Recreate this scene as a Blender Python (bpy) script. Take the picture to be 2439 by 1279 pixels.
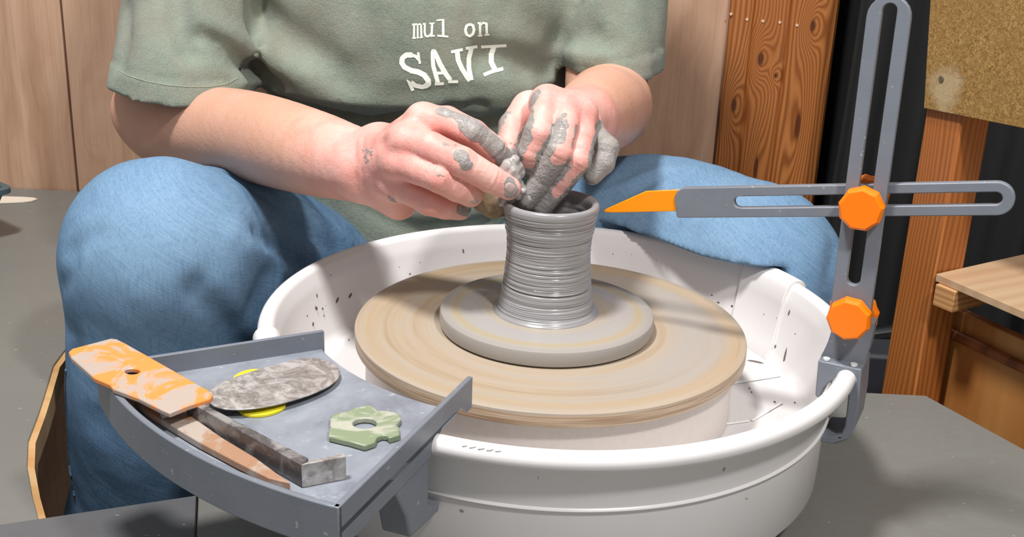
import bpy, bmesh, math, random
import numpy as np
from mathutils import Vector, Matrix, noise
from mathutils.geometry import tessellate_polygon
from mathutils.bvhtree import BVHTree
for o_ in list(bpy.data.objects): bpy.data.objects.remove(o_)
SC = bpy.context.scene
COL = SC.collection
random.seed(7); RNG = np.random.default_rng(7)
A = lambda *a: np.array(a, dtype=float)

# ------------------------------------------------------------------ camera
FPX = 2790.0
CAM = A(0, -0.69733, 0.29062)
_yaw, _pit, _rol = -0.0374, 0.34844, 0.0395
_fw = A(math.sin(_yaw)*math.cos(_pit), math.cos(_yaw)*math.cos(_pit), -math.sin(_pit))
_r = A(math.cos(_yaw), -math.sin(_yaw), 0); _u = np.cross(_r, _fw)
_r2 = math.cos(_rol)*_r + math.sin(_rol)*_u
_u2 = -math.sin(_rol)*_r + math.cos(_rol)*_u
cd = bpy.data.cameras.new('camera'); cam = bpy.data.objects.new('camera', cd); COL.objects.link(cam)
M = Matrix.Identity(4)
for i in range(3):
    M[i][0] = _r2[i]; M[i][1] = _u2[i]; M[i][2] = -_fw[i]; M[i][3] = CAM[i]
cam.matrix_world = M
cd.sensor_width = 36; cd.lens = FPX/2439*36; cd.clip_start = 0.02; cd.clip_end = 50
SC.camera = cam

# ------------------------------------------------------------------ light
w = bpy.data.worlds.new('world'); SC.world = w; w.use_nodes = True
w.node_tree.nodes['Background'].inputs[0].default_value = (0.98, 0.99, 1.0, 1)
w.node_tree.nodes['Background'].inputs[1].default_value = 0.32
def area(name, loc, tgt, size, power, col):
    l = bpy.data.lights.new(name, 'AREA'); l.shape = 'DISK'; l.size = size; l.energy = power; l.color = col
    o = bpy.data.objects.new(name, l); COL.objects.link(o); o.location = loc
    d = Vector(tgt) - Vector(loc); o.rotation_euler = d.to_track_quat('-Z', 'Y').to_euler()
    return o
area('ceiling_lamp', (-0.36, -0.34, 1.5), (0, 0.1, 0), 0.22, 26.5, (1, 0.99, 0.98))
area('work_lamp', (0.46, -0.80, 1.15), (0, 0.1, 0), 0.12, 12.5, (1, 0.965, 0.945))
SC.view_settings.view_transform = 'Standard'; SC.view_settings.look = 'None'
SC.view_settings.exposure = 0.08; SC.view_settings.gamma = 1.0; SC.view_settings.use_curve_mapping = False

# ------------------------------------------------------------------ projection helpers (pixel of the photograph -> point at a real distance)
def ray(px, py): return _fw + (px-1219.5)/FPX*_r2 - (py-639.5)/FPX*_u2
def at(px, py, x=None, y=None, z=None):
    v = ray(px, py)
    t = (z-CAM[2])/v[2] if z is not None else (y-CAM[1])/v[1] if y is not None else (x-CAM[0])/v[0]
    return CAM + t*v
def onplane(px, py, P, n):
    v = ray(px, py); return CAM + ((P-CAM)@n)/(v@n)*v

# ------------------------------------------------------------------ object helpers
def props(o, label=None, cat=None, group=None, kind=None):
    if label: o['label'] = label
    if cat: o['category'] = cat
    if group: o['group'] = group
    if kind: o['kind'] = kind
    return o
def thing(name, label, cat, loc=(0, 0, 0), group=None):
    o = bpy.data.objects.new(name, None); COL.objects.link(o); o.location = Vector([float(c) for c in loc])
    o.empty_display_size = 0.02
    return props(o, label, cat, group)
def worldloc(p):
    l = Vector((0, 0, 0))
    while p is not None: l = l + p.location; p = p.parent
    return l
def mesh(name, V, F, mat, parent=None, loc=None, smooth=30, bevel=0, seg=2, label=None):
    """V in world coordinates; origin goes to loc (world) or the parent's origin"""
    V = np.asarray([[float(c) for c in v] for v in V], dtype=float) if not isinstance(V, np.ndarray) else V.astype(float)
    pl = worldloc(parent)
    if loc is None: loc = pl if parent is not None else Vector(V.mean(0))
    loc = Vector([float(c) for c in loc])
    me = bpy.data.meshes.new(name)
    V = V - np.array(loc)
    if isinstance(F, np.ndarray):
        n = len(F); k = F.shape[1]
        me.vertices.add(len(V)); me.vertices.foreach_set('co', V.astype(np.float32).ravel())
        me.loops.add(n*k); me.loops.foreach_set('vertex_index', F.astype(np.int32).ravel())
        me.polygons.add(n); me.polygons.foreach_set('loop_start', np.arange(0, n*k, k, dtype=np.int32))
        me.update(calc_edges=True); me.validate()
    else:
        me.from_pydata(V.tolist(), [], [list(map(int, f)) for f in F])
        bm = bmesh.new(); bm.from_mesh(me); bmesh.ops.recalc_face_normals(bm, faces=bm.faces); bm.to_mesh(me); bm.free()
    if mat: me.materials.append(mat)
    me.polygons.foreach_set('use_smooth', [True]*len(me.polygons))
    if smooth and smooth < 180: me.set_sharp_from_angle(angle=math.radians(smooth))
    o = bpy.data.objects.new(name, me); COL.objects.link(o)
    o.parent = parent; o.location = loc - pl
    if bevel:
        b = o.modifiers.new('bevel', 'BEVEL'); b.width = bevel; b.segments = seg; b.limit_method = 'ANGLE'; b.angle_limit = math.radians(35)
    if label: o['label'] = label
    return o
def prism(loops, ext):
    """flat polygon loops (first outer, others holes), extruded by the vector ext"""
    ext = np.asarray(ext, float); V = []; F = []; base = []
    for L in loops:
        base.append(len(V)); V += [np.asarray(p, float) for p in L]
    n = len(V)
    if len(loops) == 1: tri = tessellate_polygon([[Vector(p) for p in L] for L in loops])
    else:
        bm = bmesh.new(); vs_ = [bm.verts.new(Vector(p)) for p in V]; es = []
        for b, L in zip(base, loops):
            for i in range(len(L)): es.append(bm.edges.new((vs_[b+i], vs_[b+(i+1) % len(L)])))
        bm.verts.index_update(); bmesh.ops.triangle_fill(bm, use_beauty=True, use_dissolve=False, edges=es)
        tri = [tuple(v.index for v in f.verts) for f in bm.faces]; bm.free()
    V = V + [v+ext for v in V]
    F += [tuple(t) for t in tri] + [tuple(i+n for i in reversed(t)) for t in tri]
    for b, L in zip(base, loops):
        m = len(L)
        for i in range(m):
            j = (i+1) % m; F.append((b+i, b+j, b+j+n, b+i+n))
    return V, F
def box(c, s, R=None):
    c = np.asarray(c, float); s = np.asarray(s, float)/2
    V = [A(x*s[0], y*s[1], z*s[2]) for x in (-1, 1) for y in (-1, 1) for z in (-1, 1)]
    if R is not None: V = [R@v for v in V]
    V = [v+c for v in V]
    return V, [(0, 1, 3, 2), (4, 6, 7, 5), (0, 4, 5, 1), (2, 3, 7, 6), (0, 2, 6, 4), (1, 5, 7, 3)]
def lathe(prof, cx=0, cy=0, n=160, a0=0, a1=2*math.pi, closed=False, jit=None):
    full = abs(a1-a0-2*math.pi) < 1e-6
    na = n if full else n+1
    ang = a0 + (a1-a0)*np.arange(na)/n
    P = np.array(prof, float); m = len(P)
    R = P[None, :, 0]*np.ones((na, 1)); Z = P[None, :, 1]*np.ones((na, 1))
    if jit is not None: R = R + jit(ang[:, None], Z, R)
    V = np.stack([cx+R*np.cos(ang)[:, None], cy+R*np.sin(ang)[:, None], Z], -1).reshape(-1, 3)
    i = np.arange(na if full else na-1)[:, None]; j = np.arange(m if closed else m-1)[None, :]
    i2 = (i+1) % na; j2 = (j+1) % m
    F = np.stack(np.broadcast_arrays(i*m+j, i2*m+j, i2*m+j2, i*m+j2), -1).reshape(-1, 4)
    if not full and closed:
        return V.tolist(), [tuple(f) for f in F.tolist()] + [tuple(range(m-1, -1, -1)), tuple((na-1)*m+k for k in range(m))]
    return V, F
def tube(pts, r, n=10, cap=True):
    P = [np.asarray(p, float) for p in pts]; V = []; F = []
    rr = r if isinstance(r, (list, tuple)) else [r]*len(P)
    up = A(0, 0, 1)
    for i, p in enumerate(P):
        t = P[min(i+1, len(P)-1)]-P[max(i-1, 0)]; t = t/np.linalg.norm(t)
        a = np.cross(t, up); 
        if np.linalg.norm(a) < .1: a = np.cross(t, A(1, 0, 0))
        a /= np.linalg.norm(a); b = np.cross(t, a)
        for k in range(n):
            q = 2*math.pi*k/n; V.append(p+rr[i]*(math.cos(q)*a+math.sin(q)*b))
    for i in range(len(P)-1):
        for k in range(n):
            F.append((i*n+k, i*n+(k+1) % n, (i+1)*n+(k+1) % n, (i+1)*n+k))
    if cap: F += [tuple(range(n-1, -1, -1)), tuple((len(P)-1)*n+k for k in range(n))]
    return V, F
def smoothloop(pts, it=2):
    P = [np.asarray(p, float) for p in pts]
    for _ in range(it):
        Q = []
        for i in range(len(P)):
            a, b = P[i], P[(i+1) % len(P)]; Q += [a*.75+b*.25, a*.25+b*.75]
        P = Q
    return P

# ------------------------------------------------------------------ materials
def lin(c):
    c = c/255.0; return c/12.92 if c <= .04045 else ((c+.055)/1.055)**2.4
def C(r, g, b): return (lin(r), lin(g), lin(b), 1)
class NT:
    def __init__(s, name, rough=.5, spec=.5, color=(.5, .5, .5, 1)):
        s.m = bpy.data.materials.new(name); s.m.use_nodes = True; s.t = s.m.node_tree
        s.b = s.t.nodes['Principled BSDF']; s.b.inputs['Roughness'].default_value = rough
        s.b.inputs['Specular IOR Level'].default_value = spec; s.b.inputs['Base Color'].default_value = color
        s.pos = s.n('ShaderNodeNewGeometry').outputs['Position']
    def n(s, t, **k):
        nd = s.t.nodes.new(t)
        for a, b in k.items(): setattr(nd, a, b)
        return nd
    def put(s, sock, v):
        if isinstance(v, bpy.types.NodeSocket): s.t.links.new(v, sock)
        else: sock.default_value = v
    def scale(s, v, sc):
        nd = s.n('ShaderNodeVectorMath', operation='MULTIPLY'); s.put(nd.inputs[0], v); nd.inputs[1].default_value = sc; return nd.outputs[0]
    def add(s, v, o):
        nd = s.n('ShaderNodeVectorMath', operation='ADD'); s.put(nd.inputs[0], v); s.put(nd.inputs[1], o); return nd.outputs[0]
    def noise(s, v, scale=5, detail=4, rough=.55, dist=0):
        nd = s.n('ShaderNodeTexNoise'); s.put(nd.inputs['Vector'], v); nd.inputs['Scale'].default_value = scale
        nd.inputs['Detail'].default_value = detail; nd.inputs['Roughness'].default_value = rough; nd.inputs['Distortion'].default_value = dist
        return nd.outputs[0]
    def vor(s, v, scale, feature='F1'):
        nd = s.n('ShaderNodeTexVoronoi', feature=feature); s.put(nd.inputs['Vector'], v); nd.inputs['Scale'].default_value = scale; return nd.outputs[0]
    def math(s, op, a, b=0.0, c=0.0):
        nd = s.n('ShaderNodeMath', operation=op)
        s.put(nd.inputs[0], a); s.put(nd.inputs[1], b)
        if op in ('MULTIPLY_ADD', 'SMOOTH_MIN'): s.put(nd.inputs[2], c)
        return nd.outputs[0]
    def sep(s, v):
        nd = s.n('ShaderNodeSeparateXYZ'); s.put(nd.inputs[0], v); return nd.outputs
    def comb(s, x, y, z):
        nd = s.n('ShaderNodeCombineXYZ'); s.put(nd.inputs[0], x); s.put(nd.inputs[1], y); s.put(nd.inputs[2], z); return nd.outputs[0]
    def ramp(s, f, stops, interp='LINEAR'):
        nd = s.n('ShaderNodeValToRGB'); s.put(nd.inputs[0], f); cr = nd.color_ramp; cr.interpolation = interp
        while len(cr.elements) < len(stops): cr.elements.new(.5)
        for e, (p, c) in zip(cr.elements, stops): e.position = p; e.color = c if isinstance(c, tuple) else (c, c, c, 1)
        return nd.outputs[0]
    def mix(s, f, a, b, mode='MIX'):
        nd = s.n('ShaderNodeMix', data_type='RGBA', blend_type=mode); s.put(nd.inputs[0], f); s.put(nd.inputs[6], a); s.put(nd.inputs[7], b); return nd.outputs[2]
    def attr(s, name):
        nd = s.n('ShaderNodeAttribute'); nd.attribute_name = name; return nd.outputs['Fac']
    def base(s, v): s.put(s.b.inputs['Base Color'], v)
    def rough(s, v): s.put(s.b.inputs['Roughness'], v)
    def bump(s, h, strength=.3, dist=.001):
        nd = s.n('ShaderNodeBump'); nd.inputs['Strength'].default_value = strength; nd.inputs['Distance'].default_value = dist
        s.put(nd.inputs['Height'], h)
        if s.b.inputs['Normal'].links: s.t.links.new(s.b.inputs['Normal'].links[0].from_socket, nd.inputs['Normal'])
        s.t.links.new(nd.outputs[0], s.b.inputs['Normal']); return s

def m_plain(name, c, rough=.5, bumpy=0, sc=300, spec=.5, var=.08):
    t = NT(name, rough, spec); n = t.noise(t.pos, sc, 4)
    t.base(t.mix(n, tuple(x*(1-var) for x in c[:3])+(1,), tuple(min(1, x*(1+var)) for x in c[:3])+(1,)))
    if bumpy: t.bump(n, bumpy, .0005)
    return t.m
def m_laminate():
    t = NT('laminate_oak', .42)
    v = t.scale(t.pos, (9, 9, .9)); warp = t.noise(t.scale(t.pos, (4, 4, 1.2)), 2.5, 3)
    v = t.add(v, t.comb(t.math('MULTIPLY', warp, 1.6), 0, 0))
    g = t.noise(v, 3.2, 6, .6); f = t.noise(t.scale(t.pos, (160, 160, 4)), 2, 3)
    c = t.ramp(g, [(.3, C(168, 130, 104)), (.5, C(190, 152, 126)), (.72, C(206, 172, 146))])
    t.base(t.mix(t.math('MULTIPLY', t.ramp(f, [(.52, 0.), (.68, 1.)]), .22), c, C(146, 108, 82)))
    return t.bump(f, .12, .0004).m
def m_pine(name, knots, light=(206, 138, 78), dark=(134, 72, 30), freq=95, U=(1, 0, 0), rot=None):
    """grain runs along z; U = horizontal direction of the face"""
    t = NT(name, .38)
    dt = t.n('ShaderNodeVectorMath', operation='DOT_PRODUCT'); t.put(dt.inputs[0], t.pos); dt.inputs[1].default_value = U
    u = dt.outputs['Value']; z = t.sep(t.pos)[2]
    if rot: u, z = z, u
    nz = t.noise(t.comb(t.math('MULTIPLY', u, 9), t.math('MULTIPLY', z, 1.3), 0), 1.7, 2)
    ph = t.math('MULTIPLY_ADD', nz, .04, u)
    kn = 0.0
    for (ku, kz, wu, wz, amp) in knots:
        a = t.math('DIVIDE', t.math('SUBTRACT', u, ku), wu); b = t.math('DIVIDE', t.math('SUBTRACT', z, kz), wz)
        d2 = t.math('ADD', t.math('MULTIPLY', a, a), t.math('MULTIPLY', b, b))
        e = t.math('EXPONENT', t.math('MULTIPLY', d2, -1.0))
        ph = t.math('MULTIPLY_ADD', e, amp, ph)
        core = t.math('EXPONENT', t.math('MULTIPLY', d2, -14.0)); kn = t.math('ADD', core, kn)
    ph = t.math('MULTIPLY_ADD', t.noise(t.comb(t.math('MULTIPLY', u, 60), t.math('MULTIPLY', z, 4), 1.), 1, 3), 1.1/freq, ph)
    sn = t.math('SINE', t.math('MULTIPLY', ph, freq*6.2832))
    g = t.math('MULTIPLY_ADD', sn, .5, .5)
    fib = t.noise(t.comb(t.math('MULTIPLY', u, 700), t.math('MULTIPLY', z, 16), 0), 1, 3)
    tone = t.noise(t.comb(t.math('MULTIPLY', u, 22), t.math('MULTIPLY', z, 3), 2.), 1, 2)
    c = t.ramp(g, [(.0, C(*light)), (.55, C(*[int(light[i]*.62+dark[i]*.38) for i in range(3)])), (.95, C(*dark))])
    c = t.mix(t.math('MULTIPLY', fib, .35), c, C(*[int(x*.86) for x in dark]))
    c = t.mix(t.ramp(tone, [(.35, 0.), (.7, .38)]), c, C(160, 92, 42))
    if knots: c = t.mix(t.ramp(kn, [(.12, 0.), (.6, .9)]), c, C(78, 40, 24))
    t.base(c); return t.bump(fib, .12, .0004).m
def m_fiberboard(stain=None):
    t = NT('hardboard', .7)
    a = t.noise(t.pos, 420, 4, .7, 1.5); b = t.noise(t.add(t.pos, (3, 1, 2)), 30, 2); v = t.vor(t.scale(t.pos, (700, 500, 900)), 1)
    c = t.ramp(a, [(.36, C(108, 78, 34)), (.5, C(146, 110, 56)), (.66, C(180, 146, 88))])
    c = t.mix(t.ramp(b, [(.4, 0.), (.7, .3)]), c, C(132, 96, 44))
    if stain is not None:
        dn = t.n('ShaderNodeVectorMath', operation='DISTANCE'); t.put(dn.inputs[0], t.scale(t.pos, (1, 1, .75))); dn.inputs[1].default_value = (stain[0], stain[1], stain[2]*.75)
        dd_ = t.math('MULTIPLY_ADD', t.noise(t.pos, 60, 4, .65), .022, dn.outputs['Value'])
        c = t.mix(t.ramp(t.math('MULTIPLY', dd_, 20), [(.36, .62), (.56, 0.)]), c, C(184, 166, 132))
    t.base(c); return t.bump(a, .4, .0005).m
def m_vinyl(name, col=(110, 104, 100), sc=1.0):
    t = NT(name, .45)
    n = t.noise(t.scale(t.pos, (1, 1.6, 1)), 90, 5, .6, .6); v = t.vor(t.scale(t.pos, (90, 260, 90)), 2, 'DISTANCE_TO_EDGE')
    big = t.noise(t.pos, 6, 3)
    c = t.mix(big, C(*[int(x*.94) for x in col]), C(*[min(255, int(x*1.06)) for x in col]))
    sp = t.noise(t.scale(t.pos, (1, 2.2, 1)), 170, 1, .5, .3)
    c = t.mix(t.ramp(sp, [(.76, 0.), (.79, .7)]), c, C(188, 182, 176))
    t.base(c); t.rough(t.ramp(n, [(.3, .38), (.7, .58)]))
    t.bump(n, .35, .0006); return t.bump(v, .12, .0004).m
def m_pan():
    t = NT('pan_plastic', .32, .5)
    n = t.noise(t.pos, 14, 3)
    c = t.mix(n, C(222, 219, 218), C(233, 230, 229))
    s1 = t.noise(t.pos, 130, 1, .5, .2)
    t.base(t.mix(t.ramp(s1, [(.79, 0.), (.81, .75)]), c, C(120, 110, 104)))
    return t.bump(t.noise(t.pos, 500, 2), .03, .0003).m
def polar(t, cx, cy):
    s = t.sep(t.pos); x = t.math('SUBTRACT', s[0], cx); y = t.math('SUBTRACT', s[1], cy)
    r = t.math('SQRT', t.math('ADD', t.math('MULTIPLY', x, x), t.math('MULTIPLY', y, y)))
    return r, x, y, s[2]
def m_bigbat():
    t = NT('slip_coated_bat', .36)
    r, x, y, z = polar(t, 0, 0)
    v = t.comb(t.math('MULTIPLY', r, 90), t.math('MULTIPLY', x, 5), t.math('MULTIPLY', y, 5))
    n = t.noise(v, 1.0, 4, .6); n2 = t.noise(t.comb(t.math('MULTIPLY', r, 420), t.math('MULTIPLY', x, 9), t.math('MULTIPLY', y, 9)), 1, 3)
    c = t.ramp(t.math('MULTIPLY_ADD', n2, .25, t.math('MULTIPLY', n, .85)), [(.36, C(162, 140, 114)), (.5, C(174, 155, 132)), (.62, C(174, 160, 143)), (.8, C(162, 154, 145))])
    big = t.noise(t.add(t.scale(t.pos, (5.5, 5.5, 0)), (.6, .1, 0)), 1, 1)
    gr = t.math('MULTIPLY', t.ramp(r, [(.055, 0.), (.072, .0), (.085, .9), (.108, .9), (.118, 0.)]), t.ramp(x, [(0., 0.), (.075, .75)]))  # greyer right half: light reflected off wet slip, painted into the colour
    c = t.mix(gr, c, C(162, 158, 153))
    c = t.mix(t.ramp(r, [(.110, 0.), (.1155, .5), (.121, .05)]), c, C(178, 148, 104))
    side = t.math('MULTIPLY', t.math('LESS_THAN', z, -.0018), t.ramp(r, [(.122, 0.), (.124, 1.)]))
    lay = t.noise(t.comb(t.math('MULTIPLY', x, 16), t.math('MULTIPLY', y, 16), t.math('MULTIPLY', z, 900)), 1, 3)
    c = t.mix(side, c, t.ramp(lay, [(.35, C(150, 120, 92)), (.6, C(196, 176, 152))]))
    t.base(c); t.rough(t.ramp(n2, [(.3, .28), (.7, .5)])); return t.bump(n2, .08, .0004).m
def m_smallbat():
    t = NT('slip_coated_small_bat', .3)
    r, x, y, z = polar(t, -.0028, .0006)
    n2 = t.noise(t.comb(t.math('MULTIPLY', r, 420), t.math('MULTIPLY', x, 9), t.math('MULTIPLY', y, 9)), 1, 3)
    c = t.ramp(r, [(.0, C(156, 153, 152)), (.034, C(158, 155, 154)), (.037, C(180, 160, 124)), (.0405, C(160, 157, 156)), (.054, C(162, 159, 158)), (.0585, C(172, 154, 114)), (.0625, C(164, 158, 149)), (.069, C(152, 148, 146))])
    t.base(t.mix(t.math('MULTIPLY', n2, .5), c, C(160, 152, 142))); t.rough(t.ramp(n2, [(.3, .2), (.7, .4)])); return t.bump(n2, .1, .0004).m
def m_clay(name='wet_clay', rough=.26):
    t = NT(name, rough, .5)
    r, x, y, z = polar(t, -.0035, 0)
    n = t.noise(t.comb(t.math('MULTIPLY', x, 25), t.math('MULTIPLY', y, 25), t.math('MULTIPLY', z, 900)), 1, 4)
    t.base(t.ramp(n, [(.3, C(136, 134, 134)), (.7, C(163, 161, 162))])); return t.bump(n, .25, .0005).m
def m_grayplastic():
    t = NT('printed_grey_plastic', .42)
    ly = t.noise(t.scale(t.pos, (40, 40, 2600)), 1, 1); n = t.noise(t.pos, 60, 4, .6)
    c = t.mix(n, C(110, 115, 124), C(124, 129, 138))
    s = t.noise(t.pos, 260, 2, .5, .4)
    t.base(t.mix(t.ramp(s, [(.70, 0.), (.74, .6)]), c, C(176, 178, 180)))
    return t.bump(ly, .12, .0003).m
def m_trayplastic():
    t = NT('clay_stained_grey_plastic', .34)
    n = t.noise(t.pos, 22, 5, .65, .5); s = t.noise(t.scale(t.pos, (1, 1.8, 1)), 150, 3, .6, 1.2)
    c = t.ramp(n, [(.32, C(112, 117, 126)), (.52, C(138, 143, 152)), (.72, C(152, 157, 164))])
    c = t.mix(t.ramp(s, [(.64, 0.), (.72, .75)]), c, C(182, 184, 188))
    t.base(c); t.rough(t.ramp(n, [(.3, .22), (.7, .5)])); return t.bump(s, .15, .0004).m
def m_claystain(name, col, clay=(166, 154, 146), lo=.45, hi=.52, sc=40, rough=.35, extra=None):
    t = NT(name, rough)
    n = t.noise(t.pos, sc, 5, .6, .8); n2 = t.noise(t.add(t.pos, (5, 5, 5)), sc*5, 4, .6, .5)
    c = t.ramp(n, [(lo, C(*col)), (hi, C(*clay))])
    c = t.mix(t.ramp(n2, [(.6, 0.), (.75, .5)]), c, C(*(extra or clay)))
    t.base(c); return t.bump(n, .3, .0008).m
def m_steel():
    t = NT('clay_smeared_steel', .3); t.b.inputs['Metallic'].default_value = .35
    n = t.noise(t.pos, 55, 6, .7, 2.0); n2 = t.noise(t.add(t.pos, (2, 0, 1)), 210, 4, .6, 1)
    c = t.ramp(n, [(.3, C(116, 108, 104)), (.48, C(158, 152, 148)), (.62, C(196, 192, 188))])
    t.base(t.mix(t.ramp(n2, [(.58, 0.), (.7, .7)]), c, C(214, 212, 210))); t.rough(t.ramp(n, [(.3, .2), (.7, .5)]))
    return t.bump(n, .4, .0006).m
def m_cloth(name, base_, light_, fine=900, sc=18, lo=.35, hi=.7, rough=.85, bs=.5, tint=None):
    t = NT(name, rough, .2); n = t.noise(t.pos, sc, 4, .6); f = t.noise(t.pos, fine, 3, .7, .5); md = t.noise(t.pos, fine*.25, 2)
    c = t.mix(t.ramp(n, [(lo, 0.), (hi, 1.)]), C(*base_), C(*light_))
    c = t.mix(t.math('MULTIPLY', t.ramp(f, [(.35, 0.), (.65, 1.)]), .28), c, C(*[min(255, int(x*1.25)) for x in light_]))
    if tint:
        tn = t.noise(t.add(t.pos, (1.3, 2, .4)), 13, 4, .65)
        c = t.mix(t.ramp(tn, [(.45, 0.), (.68, .55)]), c, C(*tint))
    t.base(c); t.bump(f, bs, .0007); t.bump(md, bs*.5, .001)
    t.b.inputs['Sheen Weight'].default_value = .15; return t.m
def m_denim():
    t = NT('faded_shaded_denim', .9, .15)
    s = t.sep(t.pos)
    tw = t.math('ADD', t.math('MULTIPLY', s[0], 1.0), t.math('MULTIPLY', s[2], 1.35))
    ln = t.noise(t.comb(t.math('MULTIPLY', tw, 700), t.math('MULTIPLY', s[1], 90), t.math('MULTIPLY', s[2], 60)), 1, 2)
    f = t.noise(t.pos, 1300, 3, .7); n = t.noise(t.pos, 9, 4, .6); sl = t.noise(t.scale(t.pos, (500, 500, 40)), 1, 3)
    d = t.n('ShaderNodeAttribute'); d.attribute_name = 'fade_and_light'; fade_and_light = d.outputs['Fac']
    v = t.math('ADD', t.math('MULTIPLY', t.ramp(n, [(.3, 0.), (.7, 1.)]), .3), fade_and_light)
    c = t.ramp(v, [(0., C(17, 46, 78)), (.45, C(52, 95, 134)), (1.0, C(108, 140, 168))])  # navy end darkened to paint the shade on the lower legs
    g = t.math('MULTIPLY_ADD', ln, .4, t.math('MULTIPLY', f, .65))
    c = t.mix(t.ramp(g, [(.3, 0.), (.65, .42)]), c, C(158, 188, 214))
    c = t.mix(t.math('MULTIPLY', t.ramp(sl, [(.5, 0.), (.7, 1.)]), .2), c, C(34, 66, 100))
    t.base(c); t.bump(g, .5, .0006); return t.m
def m_skin():
    t = NT('skin', .5, .35)
    t.b.inputs['Subsurface Weight'].default_value = .07; t.b.inputs['Subsurface Radius'].default_value = (.006, .002, .001)
    t.b.inputs['Subsurface Scale'].default_value = 1.0
    red = t.attr('hand'); clay = t.attr('clay')
    n = t.noise(t.pos, 35, 4, .6); fine = t.noise(t.pos, 900, 3, .6); wr = t.noise(t.scale(t.pos, (1, 1, 1)), 260, 4, .65, .8)
    arm = t.mix(n, C(208, 154, 128), C(222, 174, 152)); hnd = t.mix(t.ramp(n, [(.3, 0.), (.7, 1.)]), C(222, 146, 136), C(240, 190, 178))
    c = t.mix(red, arm, hnd)
    mm = t.math('ADD', clay, t.math('MULTIPLY', t.math('SUBTRACT', n, .5), .9))
    mid = t.noise(t.scale(t.pos, (1, 1, 1)), 120, 3, .6, .6)
    mm = t.math('ADD', clay, t.math('MULTIPLY', t.math('SUBTRACT', mid, .5), 1.3))
    mm = t.math('ADD', mm, t.math('MULTIPLY', t.math('SUBTRACT', wr, .5), .5))
    k = t.ramp(mm, [(.44, 0.), (.54, 1.)])
    cl = t.mix(wr, C(132, 126, 122), C(176, 170, 166))
    t.base(t.mix(k, c, cl)); t.rough(t.mix(k, (.46, .46, .46, 1), (.17, .17, .17, 1)))
    cr = t.attr('crease')
    t.bump(fine, .2, .0005); t.bump(wr, .5, .0009)
    t.bump(t.math('MULTIPLY', t.math('MULTIPLY', wr, k), 1.0), .55, .0014)
    return t.m

M_LAM = m_laminate(); M_VIN = m_vinyl('grey_vinyl', (118, 117, 112)); M_VIN2 = m_vinyl('dark_grey_vinyl', (96, 96, 98))
M_PAN = m_pan(); M_BIG = m_bigbat(); M_SMALL = m_smallbat(); M_CLAY = m_clay(); M_GP = m_grayplastic(); M_TP = m_trayplastic()
M_POINT = m_plain('bright_orange_plastic', C(255, 150, 0), .35, .05, 200, .5, .02)
M_ORANGE = m_plain('orange_plastic', C(255, 126, 0), .35, .05, 200, .5, .03)
M_BLACK = m_plain('black_cloth', C(13, 13, 14), .8, .2, 60)
M_DARK = m_plain('dark_room', C(20, 19, 19), .9)
M_PLY = m_pine('light_plywood', [], (204, 176, 142), (194, 164, 130), 60, (0.5, -.86, 0))
M_PLYEDGE = m_pine('plywood_edge', [], (220, 184, 134), (204, 162, 108), 20, (0, 1, 0))
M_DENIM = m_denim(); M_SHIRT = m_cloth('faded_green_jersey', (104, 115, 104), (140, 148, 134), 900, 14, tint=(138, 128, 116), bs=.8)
M_SKIN = m_skin(); M_PRINT = m_plain('white_shirt_print', C(242, 247, 234), .6, .2, 500, .3, .06)

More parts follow.
